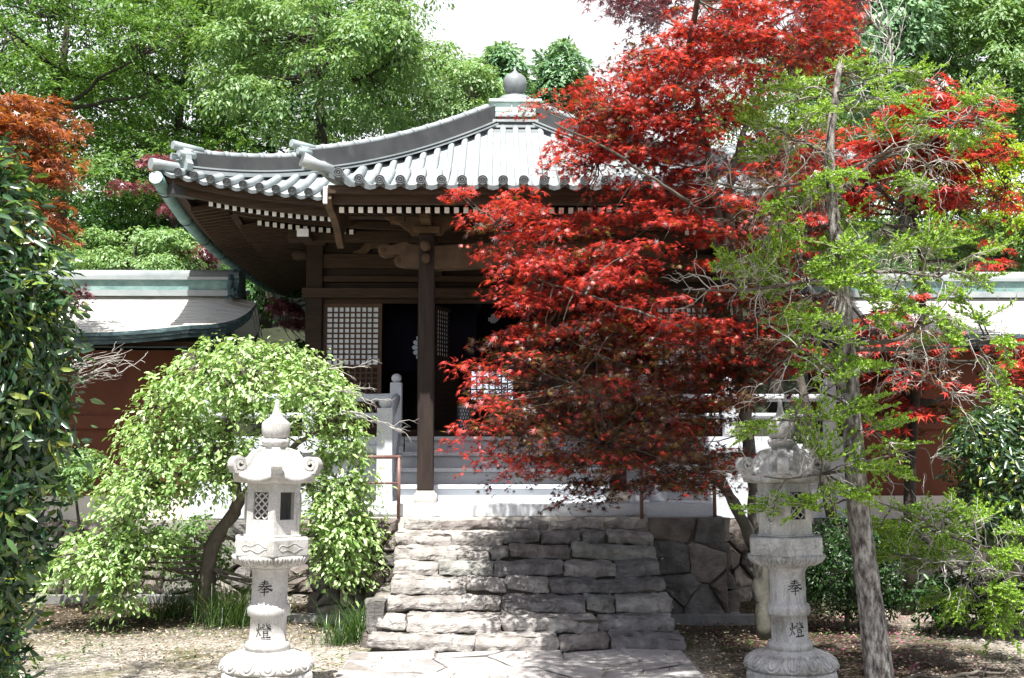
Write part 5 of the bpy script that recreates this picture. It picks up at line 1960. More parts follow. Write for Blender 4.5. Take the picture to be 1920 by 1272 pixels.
def tree(name, label, cat, base, polys, Y, thick, n_pads, pad_r, per, leaf, kind, mats_l, bark, seed, group=None, trunk_r=0.12, trunk_top=None, tilt=0.35, droop=0.35, flat=0.12,
         twigs=0.5, up=1.0, toward=0.25, njit=0.45, limbs=9, stems=None, hang=False, crown_name='crown', extra=None, tiers=0.0, clump=None, inner=None, bough=None, front=None, inner_fn=None, mix=0.0, gaps=0.0, margin=0.45):
    rs = np.random.RandomState(seed)
    t = thing(name, tuple(base), label, cat, group)
    area = []
    for p in polys:
        q = np.array(p, float)
        area.append(abs(np.sum(q[:, 0] * np.roll(q[:, 1], -1) - q[:, 1] * np.roll(q[:, 0], -1))) / 2)
    tot = sum(area)
    if bough is not None and stems is not None:
        stems = stems + bough
    C = np.concatenate([crown_points(p, Y, thick, max(2, int(n_pads * a / tot)), rs, pad_r * margin) for p, a in zip(polys, area)])
    if front is not None:
        C = np.concatenate([C, crown_points(front[0], front[1], front[2], front[3], rs, pad_r * 0.5)])
    if gaps:
        gv = np.array([fbm(c[0] + seed, c[1], c[2] * 1.5, 0.9, 2) for c in C])
        C = C[gv > np.quantile(gv, gaps)]
    cen = C.mean(0)
    if tiers:
        nz_ = np.array([0.42 * fbm(c[0], c[1], seed * 1.7, 0.7, 2) + 0.16 * math.hypot(c[0] - cen[0], c[1] - cen[1]) for c in C])
        zz = C[:, 2] + nz_
        C[:, 2] = np.round(zz / tiers) * tiers - nz_ + rs.normal(0, 0.07, len(C))
    if clump:
        k_, cr_ = clump
        d_ = rs.normal(0, 1, (len(C), k_, 3))
        d_[..., 2] = np.abs(d_[..., 2]) * 0.9 - 0.25
        d_ = unit(d_) * (cr_ * rs.uniform(0.55, 1.0, (len(C), k_, 1)) * rs.uniform(0.6, 1.25, (len(C), 1, 1))) * [1.15, 1.0, 0.72]
        hubs0 = C.copy()
        C = (C[:, None] + d_).reshape(-1, 3)
    if extra is not None:
        nvis = len(C)
        C = np.concatenate([C, extra])
    out = unit(C - cen) * toward
    R = pad_r * rs.uniform(0.6, 1.3, len(C))
    mb = MB()
    if stems is None:
        top = np.array(trunk_top if trunk_top is not None else (cen[0], cen[1], C[:, 2].max() - 0.25 * (C[:, 2].max() - C[:, 2].min())))
        tp = limb(mb, base, top, trunk_r, trunk_r * 0.3, rs, 0, 0.03, 10, 9)
        stem_pts = tp[3:]
        stem_r = np.linspace(trunk_r, trunk_r * 0.3, 10)[3:]
    else:
        stem_pts, stem_r = [], []
        for (pts, r0, r1) in stems:
            P = np.array(pts, float)
            L = np.concatenate([[0], np.cumsum(np.linalg.norm(np.diff(P, axis=0), axis=1))])
            u = np.linspace(0, L[-1], 5 * len(P))
            Q = np.stack([np.interp(u, L, P[:, i]) for i in range(3)], 1)
            for _ in range(3):
                Q[1:-1] = (Q[:-2] + Q[1:-1] * 2 + Q[2:]) / 4
            Q[1:-1] += rs.normal(0, 0.008, Q[1:-1].shape)
            rr = np.linspace(r0, r1, len(Q)) * (1 + 0.08 * rs.normal(0, 1, len(Q)))
            mb.tube(Q, rr, 10)
            stem_pts.append(Q)
            stem_r.append(rr)
        stem_pts = np.concatenate(stem_pts)
        stem_r = np.concatenate(stem_r)
    Cv = C if extra is None else C[:nvis]
    hubs = Cv[rs.choice(len(Cv), min(limbs, len(Cv)), replace=False)] if not clump else hubs0[rs.choice(len(hubs0), min(limbs, len(hubs0)), replace=False)]
    hub_in = []
    for h in hubs:
        d = np.linalg.norm(stem_pts - h, axis=1) + 0.8 * np.maximum(0, stem_pts[:, 2] - h[2] + 0.1)
        i = d.argmin()
        hub_in.append(limb(mb, stem_pts[i], h, min(stem_r[i] * 0.6, trunk_r * (0.5 if stems is None else 0.28)), trunk_r * 0.10, rs, -0.05, 0.05, 8, 6))
    if len(hub_in):
        HP = np.concatenate(hub_in + [stem_pts])
        if extra is not None and bough is None:
            B0 = extra.mean(0)
            hi = np.array([stem_pts[-1][0] - 1.2, stem_pts[-1][1] + 0.3, B0[2] + 1.2])
            l1 = limb(mb, stem_pts[-1], hi, trunk_r * 0.35, trunk_r * 0.28, rs, 0, 0.02, 8, 6)
            l2 = limb(mb, hi, B0 + [0, 0, 0.4], trunk_r * 0.28, trunk_r * 0.12, rs, 0.05, 0.02, 8, 6)
            for c in extra:
                limb(mb, l2[np.linalg.norm(l2 - c, axis=1).argmin()], c, trunk_r * 0.1, 0.002, rs, 0.04, 0.05, 5, 4)
        for c in Cv[rs.uniform(0, 1, len(Cv)) < twigs] if bough is None else C[rs.uniform(0, 1, len(C)) < twigs]:
            i = np.linalg.norm(HP - c, axis=1).argmin()
            limb(mb, HP[i], c, trunk_r * 0.09 + 0.002, 0.002, rs, -0.04, 0.07, 5, 4)
    mb.build('trunk', bark, t, fix=False)
    if hang:
        sel = rs.uniform(0, 1, len(C)) < mix
        P, Nn, D = hang_leaves(C[~sel], rs, cen, per, hang, leaf, mb)
        P2, N2, D2 = spray_leaves(C[sel], R[sel], per, rs, 0.3, 0.6, 0.1, out[sel], 0.42, up)
        P, Nn, D = np.concatenate([P, P2]), np.concatenate([Nn, N2]), np.concatenate([D, D2])
    else:
        P, Nn, D = spray_leaves(C, R, per, rs, tilt, droop, flat, out, njit, up)
    S = leaf * rs.uniform(0.5, 1.35, len(P))
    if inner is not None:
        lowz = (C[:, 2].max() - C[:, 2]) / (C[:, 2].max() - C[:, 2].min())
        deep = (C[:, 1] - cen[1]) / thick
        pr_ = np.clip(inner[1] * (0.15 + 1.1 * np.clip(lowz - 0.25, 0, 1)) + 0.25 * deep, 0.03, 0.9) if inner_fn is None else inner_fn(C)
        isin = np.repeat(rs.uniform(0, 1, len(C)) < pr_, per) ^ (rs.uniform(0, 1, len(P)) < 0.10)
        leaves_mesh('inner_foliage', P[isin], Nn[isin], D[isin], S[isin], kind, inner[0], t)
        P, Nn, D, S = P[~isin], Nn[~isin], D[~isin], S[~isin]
    leaves_mesh(crown_name, P, Nn, D, S, kind, mats_l, t)
    return t


def hang_leaves(C, rs, cen, per, length, leaf, mb):
    Ps, Ns, Ds = [], [], []
    for c in C:
        o = np.array([c[0] - cen[0], c[1] - cen[1], 0])
        o = o / (np.linalg.norm(o) + 0.3) + rs.normal(0, 0.5, 3) * [1, 1, 0]
        L = length * rs.uniform(0.3, 1.5)
        s = np.linspace(0, 1, per)
        P = c + o * (L * 0.55 * s * (1 - 0.35 * s))[:, None]
        P[:, 2] += L * (0.16 * s - 0.85 * s ** 2)
        T = unit(np.gradient(P, axis=0))
        side = unit(np.cross(T, rs.normal(0, 1, 3)))
        sg = np.where(np.arange(per) % 2 == 0, 1, -1)[:, None]
        Ps.append(P)
        D = T * 0.6 + side * sg * 0.8 + rs.normal(0, 0.3, (per, 3))
        D[:, 2] -= 0.35
        Ds.append(D)
        Nn = o * 0.5 + rs.normal(0, 0.45, (per, 3))
        Nn[:, 2] += 0.9
        Nn[:, 1] -= 0.25
        Ns.append(Nn)
    return np.concatenate(Ps), np.concatenate(Ns), np.concatenate(Ds)


# ---- forest on the hill behind
def hz(x, y):
    return hill_z(x, y)


def forest(label, polys, Y, thick, pads, pr, per, leaf, mat, seed, bx, kind='diamond', name='broadleaf_tree', group='trees on the hill behind the hall', tr=0.2, **kw):
    b = at(bx, 500, Y)
    base = (b[0], Y, hz(b[0], Y) if Y > 21 else 0.97)
    kw.setdefault('njit', 0.34)
    kw.setdefault('droop', 0.6)
    kw.setdefault('flat', 0.10)
    kw.setdefault('tilt', 0.25)
    if kind == 'diamond' and Y > 28:
        per, pads = int(per * 1.5), int(pads * 1.35)
    elif kind == 'diamond':
        kw['clump'] = (9, pr * 1.15)
        pads, per, leaf, pr = int(pads * 0.17), int(per * 1.25), leaf * 0.80, pr * 0.56
    return tree(name, label, 'tree', base, polys, Y, thick, pads, pr, per, leaf, kind, mat, M['bark_dark'], seed, group, trunk_r=tr, **kw)


forest('deep green tree at the far left edge, its leaves glowing yellow green near the top', [[(-120, -90), (260, -90), (330, 60), (300, 200), (330, 330), (250, 430), (120, 440), (-120, 430)]],
       24, 2.4, 330, 0.75, 60, 0.145, M['l_mid'], 21, 110, droop=0.3)
forest('shady dark green tree in the second rank between the two brighter left trees', [[(180, -90), (500, -90), (480, 120), (460, 280), (380, 310), (200, 340)]],
       27, 2.0, 220, 0.7, 55, 0.15, M['l_mid'], 22, 330)
forest('large fresh green tree with bright drooping sprays above the left roof corner', [[(390, 90), (410, -90), (760, -90), (790, 40), (800, 130), (740, 240), (640, 265), (560, 292), (470, 290), (390, 210)]],
       22.5, 2.2, 300, 0.62, 60, 0.14, M['l_bright'], 23, 560, droop=0.8, njit=0.3)
forest('pale green rounded tree rising right behind the hall ridge left of the jewel', [[(620, 215), (690, 170), (770, 90), (860, 80), (900, 100), (925, 160), (935, 225), (870, 260), (640, 300), (560, 290)]],
       25.5, 2.2, 230, 0.55, 60, 0.13, M['l_pale'], 24, 800, droop=0.8, njit=0.3)
forest('dark understory tree with bare stems behind the left roof corner', [[(150, 300), (480, 250), (620, 290), (560, 360), (330, 540), (120, 500)]],
       29, 2.0, 180, 0.8, 50, 0.15, M['l_dark'], 25, 400)
forest('dark evergreen far back at the left, nearly hidden behind other crowns', [[(-140, -90), (300, -90), (350, 200), (300, 480), (-140, 500)]], 33, 2.0, 240, 1.0, 50, 0.2, M['l_dark'], 26, 60)
forest('dark evergreen far back in the middle, nearly hidden behind the fresh green tree', [[(300, -90), (720, -90), (770, 60), (740, 260), (330, 330)]], 34, 2.0, 220, 1.0, 50, 0.2, M['l_dark'], 27, 500)
forest('low light green bush crown behind the left copper roof', [[(110, 480), (150, 445), (230, 425), (310, 430), (360, 465), (370, 540), (110, 560)]],
       17.8, 0.8, 130, 0.32, 55, 0.085, M['l_pale'], 28, 240, name='leafy_bush', tr=0.08, group=None)
forest('grey green cypress tip just left of the roof jewel', [[(885, 200), (895, 130), (905, 95), (945, 62), (985, 100), (995, 160), (985, 215)]],
       38, 1.4, 120, 0.45, 45, 0.30, M['l_cypress'], 29, 940, 'spray', 'cypress_tree', 'cypresses behind the roof jewel', 0.2, droop=0.5, up=0.5)
forest('grey green cypress tip just right of the roof jewel', [[(985, 200), (1000, 120), (1030, 85), (1058, 62), (1095, 95), (1122, 140), (1115, 190), (1080, 215)]],
       40, 1.4, 130, 0.45, 45, 0.30, M['l_cypress'], 30, 1050, 'spray', 'cypress_tree', 'cypresses behind the roof jewel', 0.2, droop=0.5, up=0.5)
forest('tall grey green conifer at upper right between the scarlet and the fresh green tree', [[(1540, -90), (1790, -90), (1780, 60), (1740, 160), (1700, 230), (1580, 230)]],
       21, 1.8, 230, 0.5, 55, 0.17, M['l_cypress'], 31, 1660, 'spray', 'cypress_tree', None, 0.2, droop=0.5, up=0.5)
forest('fresh green leafy tree at the top right corner', [[(1730, -90), (2060, -90), (2060, 300), (1930, 290), (1850, 240), (1780, 200), (1740, 90)]],
       22, 2.2, 280, 0.6, 60, 0.135, M['l_bright'], 32, 1900)
forest('green tree behind the scarlet maple, seen through its gaps', [[(1190, 150), (1420, 80), (1640, 60), (1700, 300), (1640, 470), (1400, 420), (1250, 330)]],
       26, 2.0, 230, 0.8, 55, 0.15, M['l_mid'], 33, 1450)
forest('dark evergreen far back at right behind everything', [[(1480, -60), (2080, -60), (2080, 480), (1700, 500), (1500, 300)]], 33, 2.0, 250, 1.0, 50, 0.2, M['l_dark'], 34, 1800)
forest('vivid yellow green tree lit at the right edge under the scarlet crown', [[(1780, 300), (1860, 270), (2040, 240), (2040, 440), (1900, 440), (1790, 400)]],
       17.0, 0.8, 130, 0.35, 50, 0.09, M['l_yellow'], 35, 1930, tr=0.1, group=None)
forest('light green leafy shrub crown at the right edge behind the copper roof', [[(1700, 400), (1860, 410), (2040, 400), (2040, 560), (1720, 540)]],
       17.5, 0.8, 150, 0.36, 50, 0.09, M['l_bright'], 36, 1900, name='leafy_bush', tr=0.08, group=None)

forest('dark evergreen shrubbery in the gap between the left copper roof and the hall', [[(60, 430), (300, 400), (640, 420), (640, 680), (60, 680)]], 20.5, 0.9, 170, 0.45, 50, 0.12, M['l_dark'], 37, 420, name='evergreen_bush', tr=0.08, group=None)
forest('dark evergreen shrubbery behind the right copper roof', [[(1290, 420), (1700, 400), (2040, 430), (2040, 660), (1290, 660)]], 20.5, 0.9, 200, 0.45, 50, 0.12, M['l_dark'], 38, 1600, name='evergreen_bush', tr=0.08, group=None)

# ---- purple maples behind the left roof corner
def pads(*a):
    out = []
    for (x, y, rx, ry) in a:
        out.append([(x + rx * math.cos(b), y + ry * math.sin(b)) for b in np.linspace(0, 2 * math.pi, 11)[:-1]])
    return out


b = at(420, 700, 18.2)
tree('purple_maple', 'dusky purple maple spreading behind the hall under the left roof corner', 'tree', (b[0], 18.2, 0.97),
     pads((300, 300, 45, 14), (415, 292, 35, 10), (255, 345, 38, 10), (335, 385, 34, 24), (385, 470, 55, 30), (525, 575, 40, 20), (560, 610, 40, 16), (330, 345, 30, 12)),
     18.2, 0.5, 70, 0.24, 46, 0.085, 'maple5', M['l_purple'], M['bark_dark'], 41, trunk_r=0.07, droop=0.3, tilt=0.15, flat=0.1, limbs=8)
b = at(40, 700, 13.2)
tree('purple_maple', 'small purple maple sprig poking out beside the camellia over the left copper roof', 'tree', (b[0], 13.2, 0.0),
     pads((150, 545, 22, 20), (140, 575, 20, 18), (110, 560, 30, 30)), 13.2, 0.3, 16, 0.13, 34, 0.06, 'maple5', M['l_purple'], M['bark_dark'], 42, trunk_r=0.03, limbs=3, tilt=0.2)

# ---- orange maple at the left
_rs = np.random.RandomState(49)
_x, _y = _rs.uniform(-4.7, -2.3, 80), _rs.uniform(6.2, 8.1, 80)
shade_pads_left = np.stack([_x, _y, 1.84 + 0.4266 * _y + 0.3 + _rs.uniform(0, 0.6, 80)], 1)  # added out-of-view leaf pads, placed to dapple the ground, carried by the camellia
b = at(-60, 900, 13.0)
tree('orange_maple', 'orange red maple reaching in from the left edge above the camellia', 'tree', (b[0], 13.0, 0.0),
     [[(-260, 190), (-60, 165), (60, 178), (140, 205), (172, 236), (120, 258), (40, 262), (-260, 270)], [(-200, 270), (60, 262), (120, 280), (155, 295), (165, 320), (120, 350), (40, 345), (-200, 340)],
      [(-100, 350), (80, 360), (130, 400), (185, 430), (150, 445), (90, 430), (-100, 430)], [(-420, 240), (-200, 200), (-160, 420), (-380, 430)]],
     13.0, 0.8, 430, 0.30, 56, 0.070, 'maple5', M['l_orange'], M['bark'], 43, trunk_r=0.07, droop=0.28, tilt=0.14, flat=0.08, tiers=0.3, limbs=12, twigs=0.8)

# ---- scarlet maple, the main red tree
MY = 10.9
sm = lambda x, y, Y: tuple(at(x, y, Y))
mb0 = at(1432, 1185, 11.2)
base = (mb0[0], 11.2, 0.0)
stems = [
    ([base, sm(1424, 1040, 11.2), sm(1412, 900, 11.2), sm(1395, 770, 11.15), sm(1388, 640, 11.1), sm(1375, 500, 11.0), sm(1352, 430, 10.95), sm(1330, 300, 10.9), sm(1310, 200, 10.9), sm(1290, 110, 10.9)], 0.09, 0.016),
    ([sm(1412, 1020, 11.2), sm(1385, 960, 11.0), sm(1345, 895, 10.8), sm(1290, 840, 10.6), sm(1200, 780, 10.4), sm(1080, 720, 10.2)], 0.070, 0.018),
    ([sm(1390, 560, 11.05), sm(1345, 470, 10.8), sm(1310, 390, 10.6), sm(1230, 340, 10.4), sm(1140, 280, 10.4), sm(1040, 230, 10.4)], 0.028, 0.008),
    ([sm(1376, 500, 11.0), sm(1362, 360, 11.1), sm(1400, 230, 11.2), sm(1440, 140, 11.2), sm(1500, 60, 11.2)], 0.055, 0.015),
    ([sm(1392, 700, 11.1), sm(1330, 640, 10.7), sm(1240, 600, 10.4), sm(1120, 560, 10.4), sm(1000, 520, 10.5)], 0.026, 0.007),
    ([sm(1388, 620, 11.1), sm(1440, 560, 11.2), sm(1490, 500, 11.3), sm(1520, 400, 11.3)], 0.035, 0.012),
]
upper = [[(1130, 140), (1160, 90), (1230, 80), (1290, 20), (1330, -60), (1600, -60), (1610, 20), (1580, 90), (1560, 130), (1480, 150), (1430, 170), (1350, 150), (1250, 170), (1180, 165)],
         [(940, 178), (960, 160), (1060, 165), (1180, 160), (1280, 180), (1420, 160), (1450, 200), (1330, 235), (1240, 250), (1150, 235), (1060, 205), (980, 190)],
         [(1000, 285), (1040, 255), (1130, 235), (1240, 250), (1300, 240), (1270, 290), (1230, 310), (1130, 300), (1060, 300)],
         [(1140, 310), (1260, 300), (1330, 330), (1200, 345)]]
upper_fill = [[(1140, 150), (1200, 90), (1330, -40), (1580, -40), (1580, 110), (1440, 180), (1340, 240), (1180, 240), (1060, 205), (1050, 180)], [(1000, 280), (1100, 235), (1300, 240), (1330, 330), (1200, 345), (1090, 310)]]
lower = [[(832, 372), (870, 348), (940, 335), (1010, 355), (1100, 380), (1190, 345), (1280, 380), (1330, 420), (1280, 500), (1180, 520), (1090, 470), (1000, 465), (920, 440), (880, 405)],
         [(905, 460), (1020, 455), (1120, 470), (1240, 520), (1340, 560), (1400, 600), (1440, 640), (1350, 700), (1200, 680), (1080, 640), (960, 590), (910, 520)],
         [(860, 650), (930, 620), (1020, 600), (1120, 640), (1260, 660), (1400, 700), (1400, 790), (1280, 830), (1100, 800), (960, 760), (880, 720), (870, 690)],
         [(840, 790), (900, 740), (1010, 750), (1150, 790), (1300, 810), (1400, 800), (1385, 880), (1330, 930), (1240, 925), (1100, 870), (1010, 900), (960, 880), (880, 850)],
         [(960, 890), (1060, 860), (1150, 875), (1140, 920), (1040, 915)], [(1400, 520), (1480, 560), (1480, 660), (1400, 690)],
         [(1250, 310), (1330, 250), (1440, 220), (1570, 240), (1590, 420), (1560, 580), (1500, 720), (1400, 700), (1340, 520), (1290, 420)]]
inner = [[(960, 480), (1130, 470), (1380, 560), (1420, 760), (1330, 900), (1100, 850), (980, 760), (950, 600)]]
rs = np.random.RandomState(50)


def overhead(n, xr, yr, zoff, rs):
    # added leaf pads out of view above, placed to shade path, steps and lantern
    x, y = rs.uniform(*xr, n), rs.uniform(*yr, n)
    return np.stack([x, y, 1.84 + 0.4266 * y + 0.32 + rs.uniform(0, zoff, n)], 1)


shade_pads_right = np.concatenate([overhead(270, (0.12, 2.1), (5.4, 8.3), 0.6, rs), overhead(110, (1.6, 3.5), (5.3, 6.7), 0.6, rs), overhead(110, (0.25, 2.0), (7.6, 8.9), 0.4, rs)])


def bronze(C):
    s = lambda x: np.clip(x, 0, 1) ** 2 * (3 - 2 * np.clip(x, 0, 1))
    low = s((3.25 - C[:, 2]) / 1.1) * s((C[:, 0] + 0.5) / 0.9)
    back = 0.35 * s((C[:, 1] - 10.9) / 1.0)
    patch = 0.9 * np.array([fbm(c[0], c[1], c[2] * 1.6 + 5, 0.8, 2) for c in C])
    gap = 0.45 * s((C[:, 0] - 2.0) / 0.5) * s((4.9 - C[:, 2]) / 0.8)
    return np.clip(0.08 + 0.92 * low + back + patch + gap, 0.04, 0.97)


smt = tree('scarlet_maple', 'tall scarlet maple with layered leaves rising before the hall, right of the steps', 'tree', base, upper + upper_fill + lower + inner, MY, 1.25, 1280, 0.28, 62, 0.053, 'maple', M['l_red'],
           M['bark_pale'], 51, trunk_r=0.07, droop=0.30, tilt=0.10, flat=0.07, limbs=44, twigs=0.85, stems=stems, toward=0.10, njit=0.52, extra=shade_pads_right, tiers=0.33, inner=(M['l_bronze'], 0.8), inner_fn=bronze,
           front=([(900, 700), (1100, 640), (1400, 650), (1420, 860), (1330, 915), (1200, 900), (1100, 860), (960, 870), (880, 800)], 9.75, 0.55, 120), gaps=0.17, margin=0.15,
           bough=[([sm(1290, 110, 10.9), (1.9, 9.6, 6.5), (1.6, 8.0, 6.4), (1.4, 6.3, 5.9)], 0.03, 0.012)])  # limb added to carry the unseen shading pads

b = at(1330, 700, 13.5)
tree('dark_red_maple', 'dark wine red maple bough hanging in from the top centre against the white sky', 'tree', (at(1560, 900, 13.7)[0], 13.7, 0.97),
     [[(1095, -20), (1130, -70), (1420, -70), (1300, 10), (1250, 50), (1190, 60), (1140, 25)], [(1500, -70), (1640, -70), (1600, 60), (1560, 120), (1480, 110)]],
     13.7, 0.7, 90, 0.3, 40, 0.085, 'maple5', M['l_purple'], M['bark'], 52, trunk_r=0.07, limbs=12, tilt=0.15, droop=0.2)
b = at(1715, 1000, 12.6)
tree('scarlet_maple', 'rounded scarlet maple at far right behind the thin conifer', 'tree', (b[0], 12.9, 0.0),
     [[(1590, 250), (1660, 190), (1740, 145), (1800, 138), (1860, 165), (1880, 200), (1910, 240), (1870, 290), (1840, 330), (1780, 350), (1700, 330), (1620, 320)], [(1700, 330), (1800, 310), (1840, 350), (1830, 400), (1740, 400), (1660, 370)], [(1820, 330), (1900, 345), (1915, 370), (1840, 365)],
      [(1560, 250), (1640, 260), (1680, 360), (1600, 400), (1540, 360)], [(1850, 650), (1950, 640), (1960, 740), (1870, 730)], [(1600, 600), (1700, 560), (1780, 640), (1800, 760), (1680, 820), (1600, 720)], [(1830, 460), (1880, 430), (1880, 490)]],
     12.9, 0.8, 330, 0.26, 40, 0.085, 'maple5', M['l_red'], M['bark_dark'], 53, trunk_r=0.085, limbs=24, tilt=0.12, droop=0.28, toward=0.1, njit=0.4, flat=0.07, tiers=0.36, inner=(M['l_bronze'], 0.7))

# ---- weeping tree at the left
wb = (at(392, 1130, 12.3)[0], 12.3, 0.0)
wt = lambda x, y, Y=12.2: tuple(at(x, y, Y))
wst = [([wb, wt(388, 1070), wt(402, 1010), wt(440, 965, 12.1), wt(452, 930, 12.0), wt(432, 890, 12.0), wt(420, 840, 12.0), wt(440, 760, 12.0), wt(480, 690, 12.0)], 0.10, 0.035),
       ([wt(436, 900, 12.0), wt(390, 885, 11.9), wt(340, 890, 11.8), wt(290, 870, 11.6)], 0.035, 0.012), ([wt(448, 940, 12.0), wt(520, 860, 11.9), wt(600, 800, 11.8), wt(660, 770, 11.8)], 0.05, 0.012),
       ([wt(430, 870, 12), wt(350, 780, 11.9), wt(280, 760, 11.8)], 0.04, 0.01)]
tree('weeping_tree', 'lime green weeping tree with crooked trunk behind the left stone lantern', 'tree', wb,
     [[(300, 690), (370, 640), (420, 615), (500, 640), (575, 632), (640, 690), (670, 750), (690, 820), (610, 850), (520, 800), (400, 810), (280, 850), (225, 830), (240, 760)],
      [(200, 860), (330, 820), (430, 840), (440, 900), (330, 930), (240, 990), (180, 960)], [(70, 1040), (110, 1010), (180, 985), (300, 985), (340, 1020), (270, 1060), (210, 1080), (90, 1085)],
      [(560, 800), (640, 780), (690, 850), (680, 910), (630, 980), (580, 880)], [(570, 900), (695, 890), (700, 1010), (650, 1105), (600, 1080)], [(370, 790), (560, 790), (575, 870), (450, 890), (360, 870)], [(150, 1000), (250, 990), (260, 1120), (215, 1150), (180, 1080)]],
     11.9, 1.0, 1280, 0.25, 26, 0.063, 'oval', M['l_weep'], M['bark'], 61, trunk_r=0.07, limbs=40, twigs=0.9, stems=wst, hang=0.40, mix=0.66, margin=0.1, gaps=0.12)
rs = np.random.RandomState(62)


def bare_twigs(name, label, pairs, n, r, seed, mat, parent=None, spread=0.35):
    rs = np.random.RandomState(seed)
    mb = MB()
    for (a, b, k) in pairs:
        a, b = np.array(a), np.array(b)
        L = np.linalg.norm(b - a)
        main = limb(mb, a, b, r, r * 0.35, rs, 0.05, 0.08, 9, 5)
        for i in range(k):
            s = rs.randint(1, 9)
            p = main[min(s, 8)]
            d = unit((b - a) / L + rs.normal(0, spread, 3))
            l2 = L * rs.uniform(0.25, 0.6)
            q = limb(mb, p, p + d * l2, r * 0.5, r * 0.15, rs, rs.uniform(-0.1, 0.12), 0.12, 7, 4)
            for _ in range(3):
                p2 = q[rs.randint(2, 7)]
                d2 = unit(d + rs.normal(0, 0.55, 3))
                limb(mb, p2, p2 + d2 * l2 * rs.uniform(0.25, 0.5), r * 0.28, r * 0.12, rs, 0, 0.12, 5, 3)
    o = mb.build(name, mat, parent, fix=False)
    if parent is None:
        tag(o, label, 'branch')
    return o


bare_twigs('bare_branch', 'bundle of bare grey twigs sticking out of the camellia over the russet wall', [(at(60, 720, 6.4), at(225, 665, 6.5), 9), (at(70, 735, 6.4), at(215, 690, 6.5), 8), (at(80, 750, 6.4), at(170, 715, 6.5), 5)], 9, 0.007, 63, M['twig'], None, 0.22)
bare_twigs('bare_branch', 'bare grey twigs tangled at the right shoulder of the weeping tree by the balustrade', [(at(600, 720, 11.5), at(705, 760, 11.4), 8), (at(610, 700, 11.5), at(690, 690, 11.4), 6), (at(640, 770, 11.5), at(730, 800, 11.4), 6)], 9, 0.008, 64, M['twig'])

# ---- glossy camellia in the left foreground
cb = (at(-30, 1200, 6.0)[0], 6.0, 0.0)
tree('camellia', 'dark glossy camellia filling the left foreground edge', 'shrub', cb,
     [[(-190, 560), (-170, 400), (-110, 290), (-60, 235), (0, 245), (18, 290), (50, 330), (73, 400), (106, 470), (128, 540), (116, 600), (138, 660), (118, 720), (126, 790), (98, 850), (106, 910), (76, 970), (58, 1060), (33, 1130), (38, 1230), (8, 1320), (-130, 1330), (-180, 1000)]],
     6.0, 0.75, 680, 0.155, 34, 0.080, 'long', M['l_gloss'], M['bark'], 71, trunk_r=0.05, limbs=30, twigs=0.5, tilt=0.9, droop=0.4, flat=0.4, toward=0.9, up=0.35, njit=0.5, extra=shade_pads_left)
b = at(140, 960, 12.6)
tree('small_shrub', 'small green leaved shrub growing against the russet wall right of the camellia', 'shrub', (b[0], 13.0, 0.0),
     [[(60, 880), (100, 830), (170, 830), (205, 860), (190, 900), (150, 930), (80, 950)]], 13.0, 0.3, 60, 0.16, 40, 0.06, 'oval', M['l_bright'], M['bark'], 72, trunk_r=0.03, limbs=8, tilt=0.5)
b = at(350, 1100, 12.9)
tree('small_shrub', 'low fine leaved green shrub between the weeping tree trunk and the rubble wall', 'shrub', (b[0], 13.4, 0.0),
     [[(290, 1000), (330, 960), (400, 950), (440, 990), (430, 1100), (380, 1110), (300, 1080)]], 13.4, 0.3, 70, 0.16, 36, 0.055, 'oval', M['l_mid'], M['bark'], 73, trunk_r=0.03, limbs=8, tilt=0.5)

# ---- right hand shrubs
b = at(1880, 1000, 11.0)
tree('glossy_shrub', 'dense dark glossy shrub at the right edge below the scarlet maple', 'shrub', (b[0], 11.0, 0.0),
     [[(1775, 800), (1810, 755), (1880, 735), (2040, 730), (2060, 1040), (1850, 1030), (1810, 990), (1780, 900)]], 11.0, 0.8, 400, 0.2, 34, 0.085, 'long', M['l_gloss'], M['bark'], 74, trunk_r=0.05, limbs=20, tilt=0.6, toward=0.8, up=0.5)
b = at(1590, 1150, 11.6)
tree('azalea_bush', 'rounded dark azalea bush behind the right stone lantern', 'shrub', (b[0], 11.6, 0.0),
     [[(1495, 1080), (1500, 1010), (1530, 970), (1600, 955), (1660, 985), (1695, 1050), (1700, 1110), (1680, 1155), (1600, 1165), (1520, 1150)]], 11.6, 0.55, 420, 0.12, 34, 0.036, 'oval', M['l_azalea'], M['bark'], 75, trunk_r=0.03, limbs=12, tilt=0.7, toward=1.0, up=0.5)
b = at(1800, 1150, 11.2)
tree('fern_shrub', 'low dark green shrub under the yellow green conifer boughs at right', 'shrub', (b[0], 11.4, 0.0),
     [[(1700, 1090), (1760, 1060), (1860, 1080), (1980, 1060), (1980, 1170), (1860, 1170), (1720, 1160)]], 11.4, 0.4, 130, 0.18, 36, 0.06, 'oval', M['l_azalea'], M['bark'], 76, trunk_r=0.03, limbs=8, tilt=0.5)
bare_twigs('dead_tree', 'bare pale dead treetop standing before the grey green conifer at upper right', [(at(1655, 330, 15), at(1648, 55, 15), 26)], 9, 0.022, 77, M['twig'], None, 0.5)['category'] = 'tree'


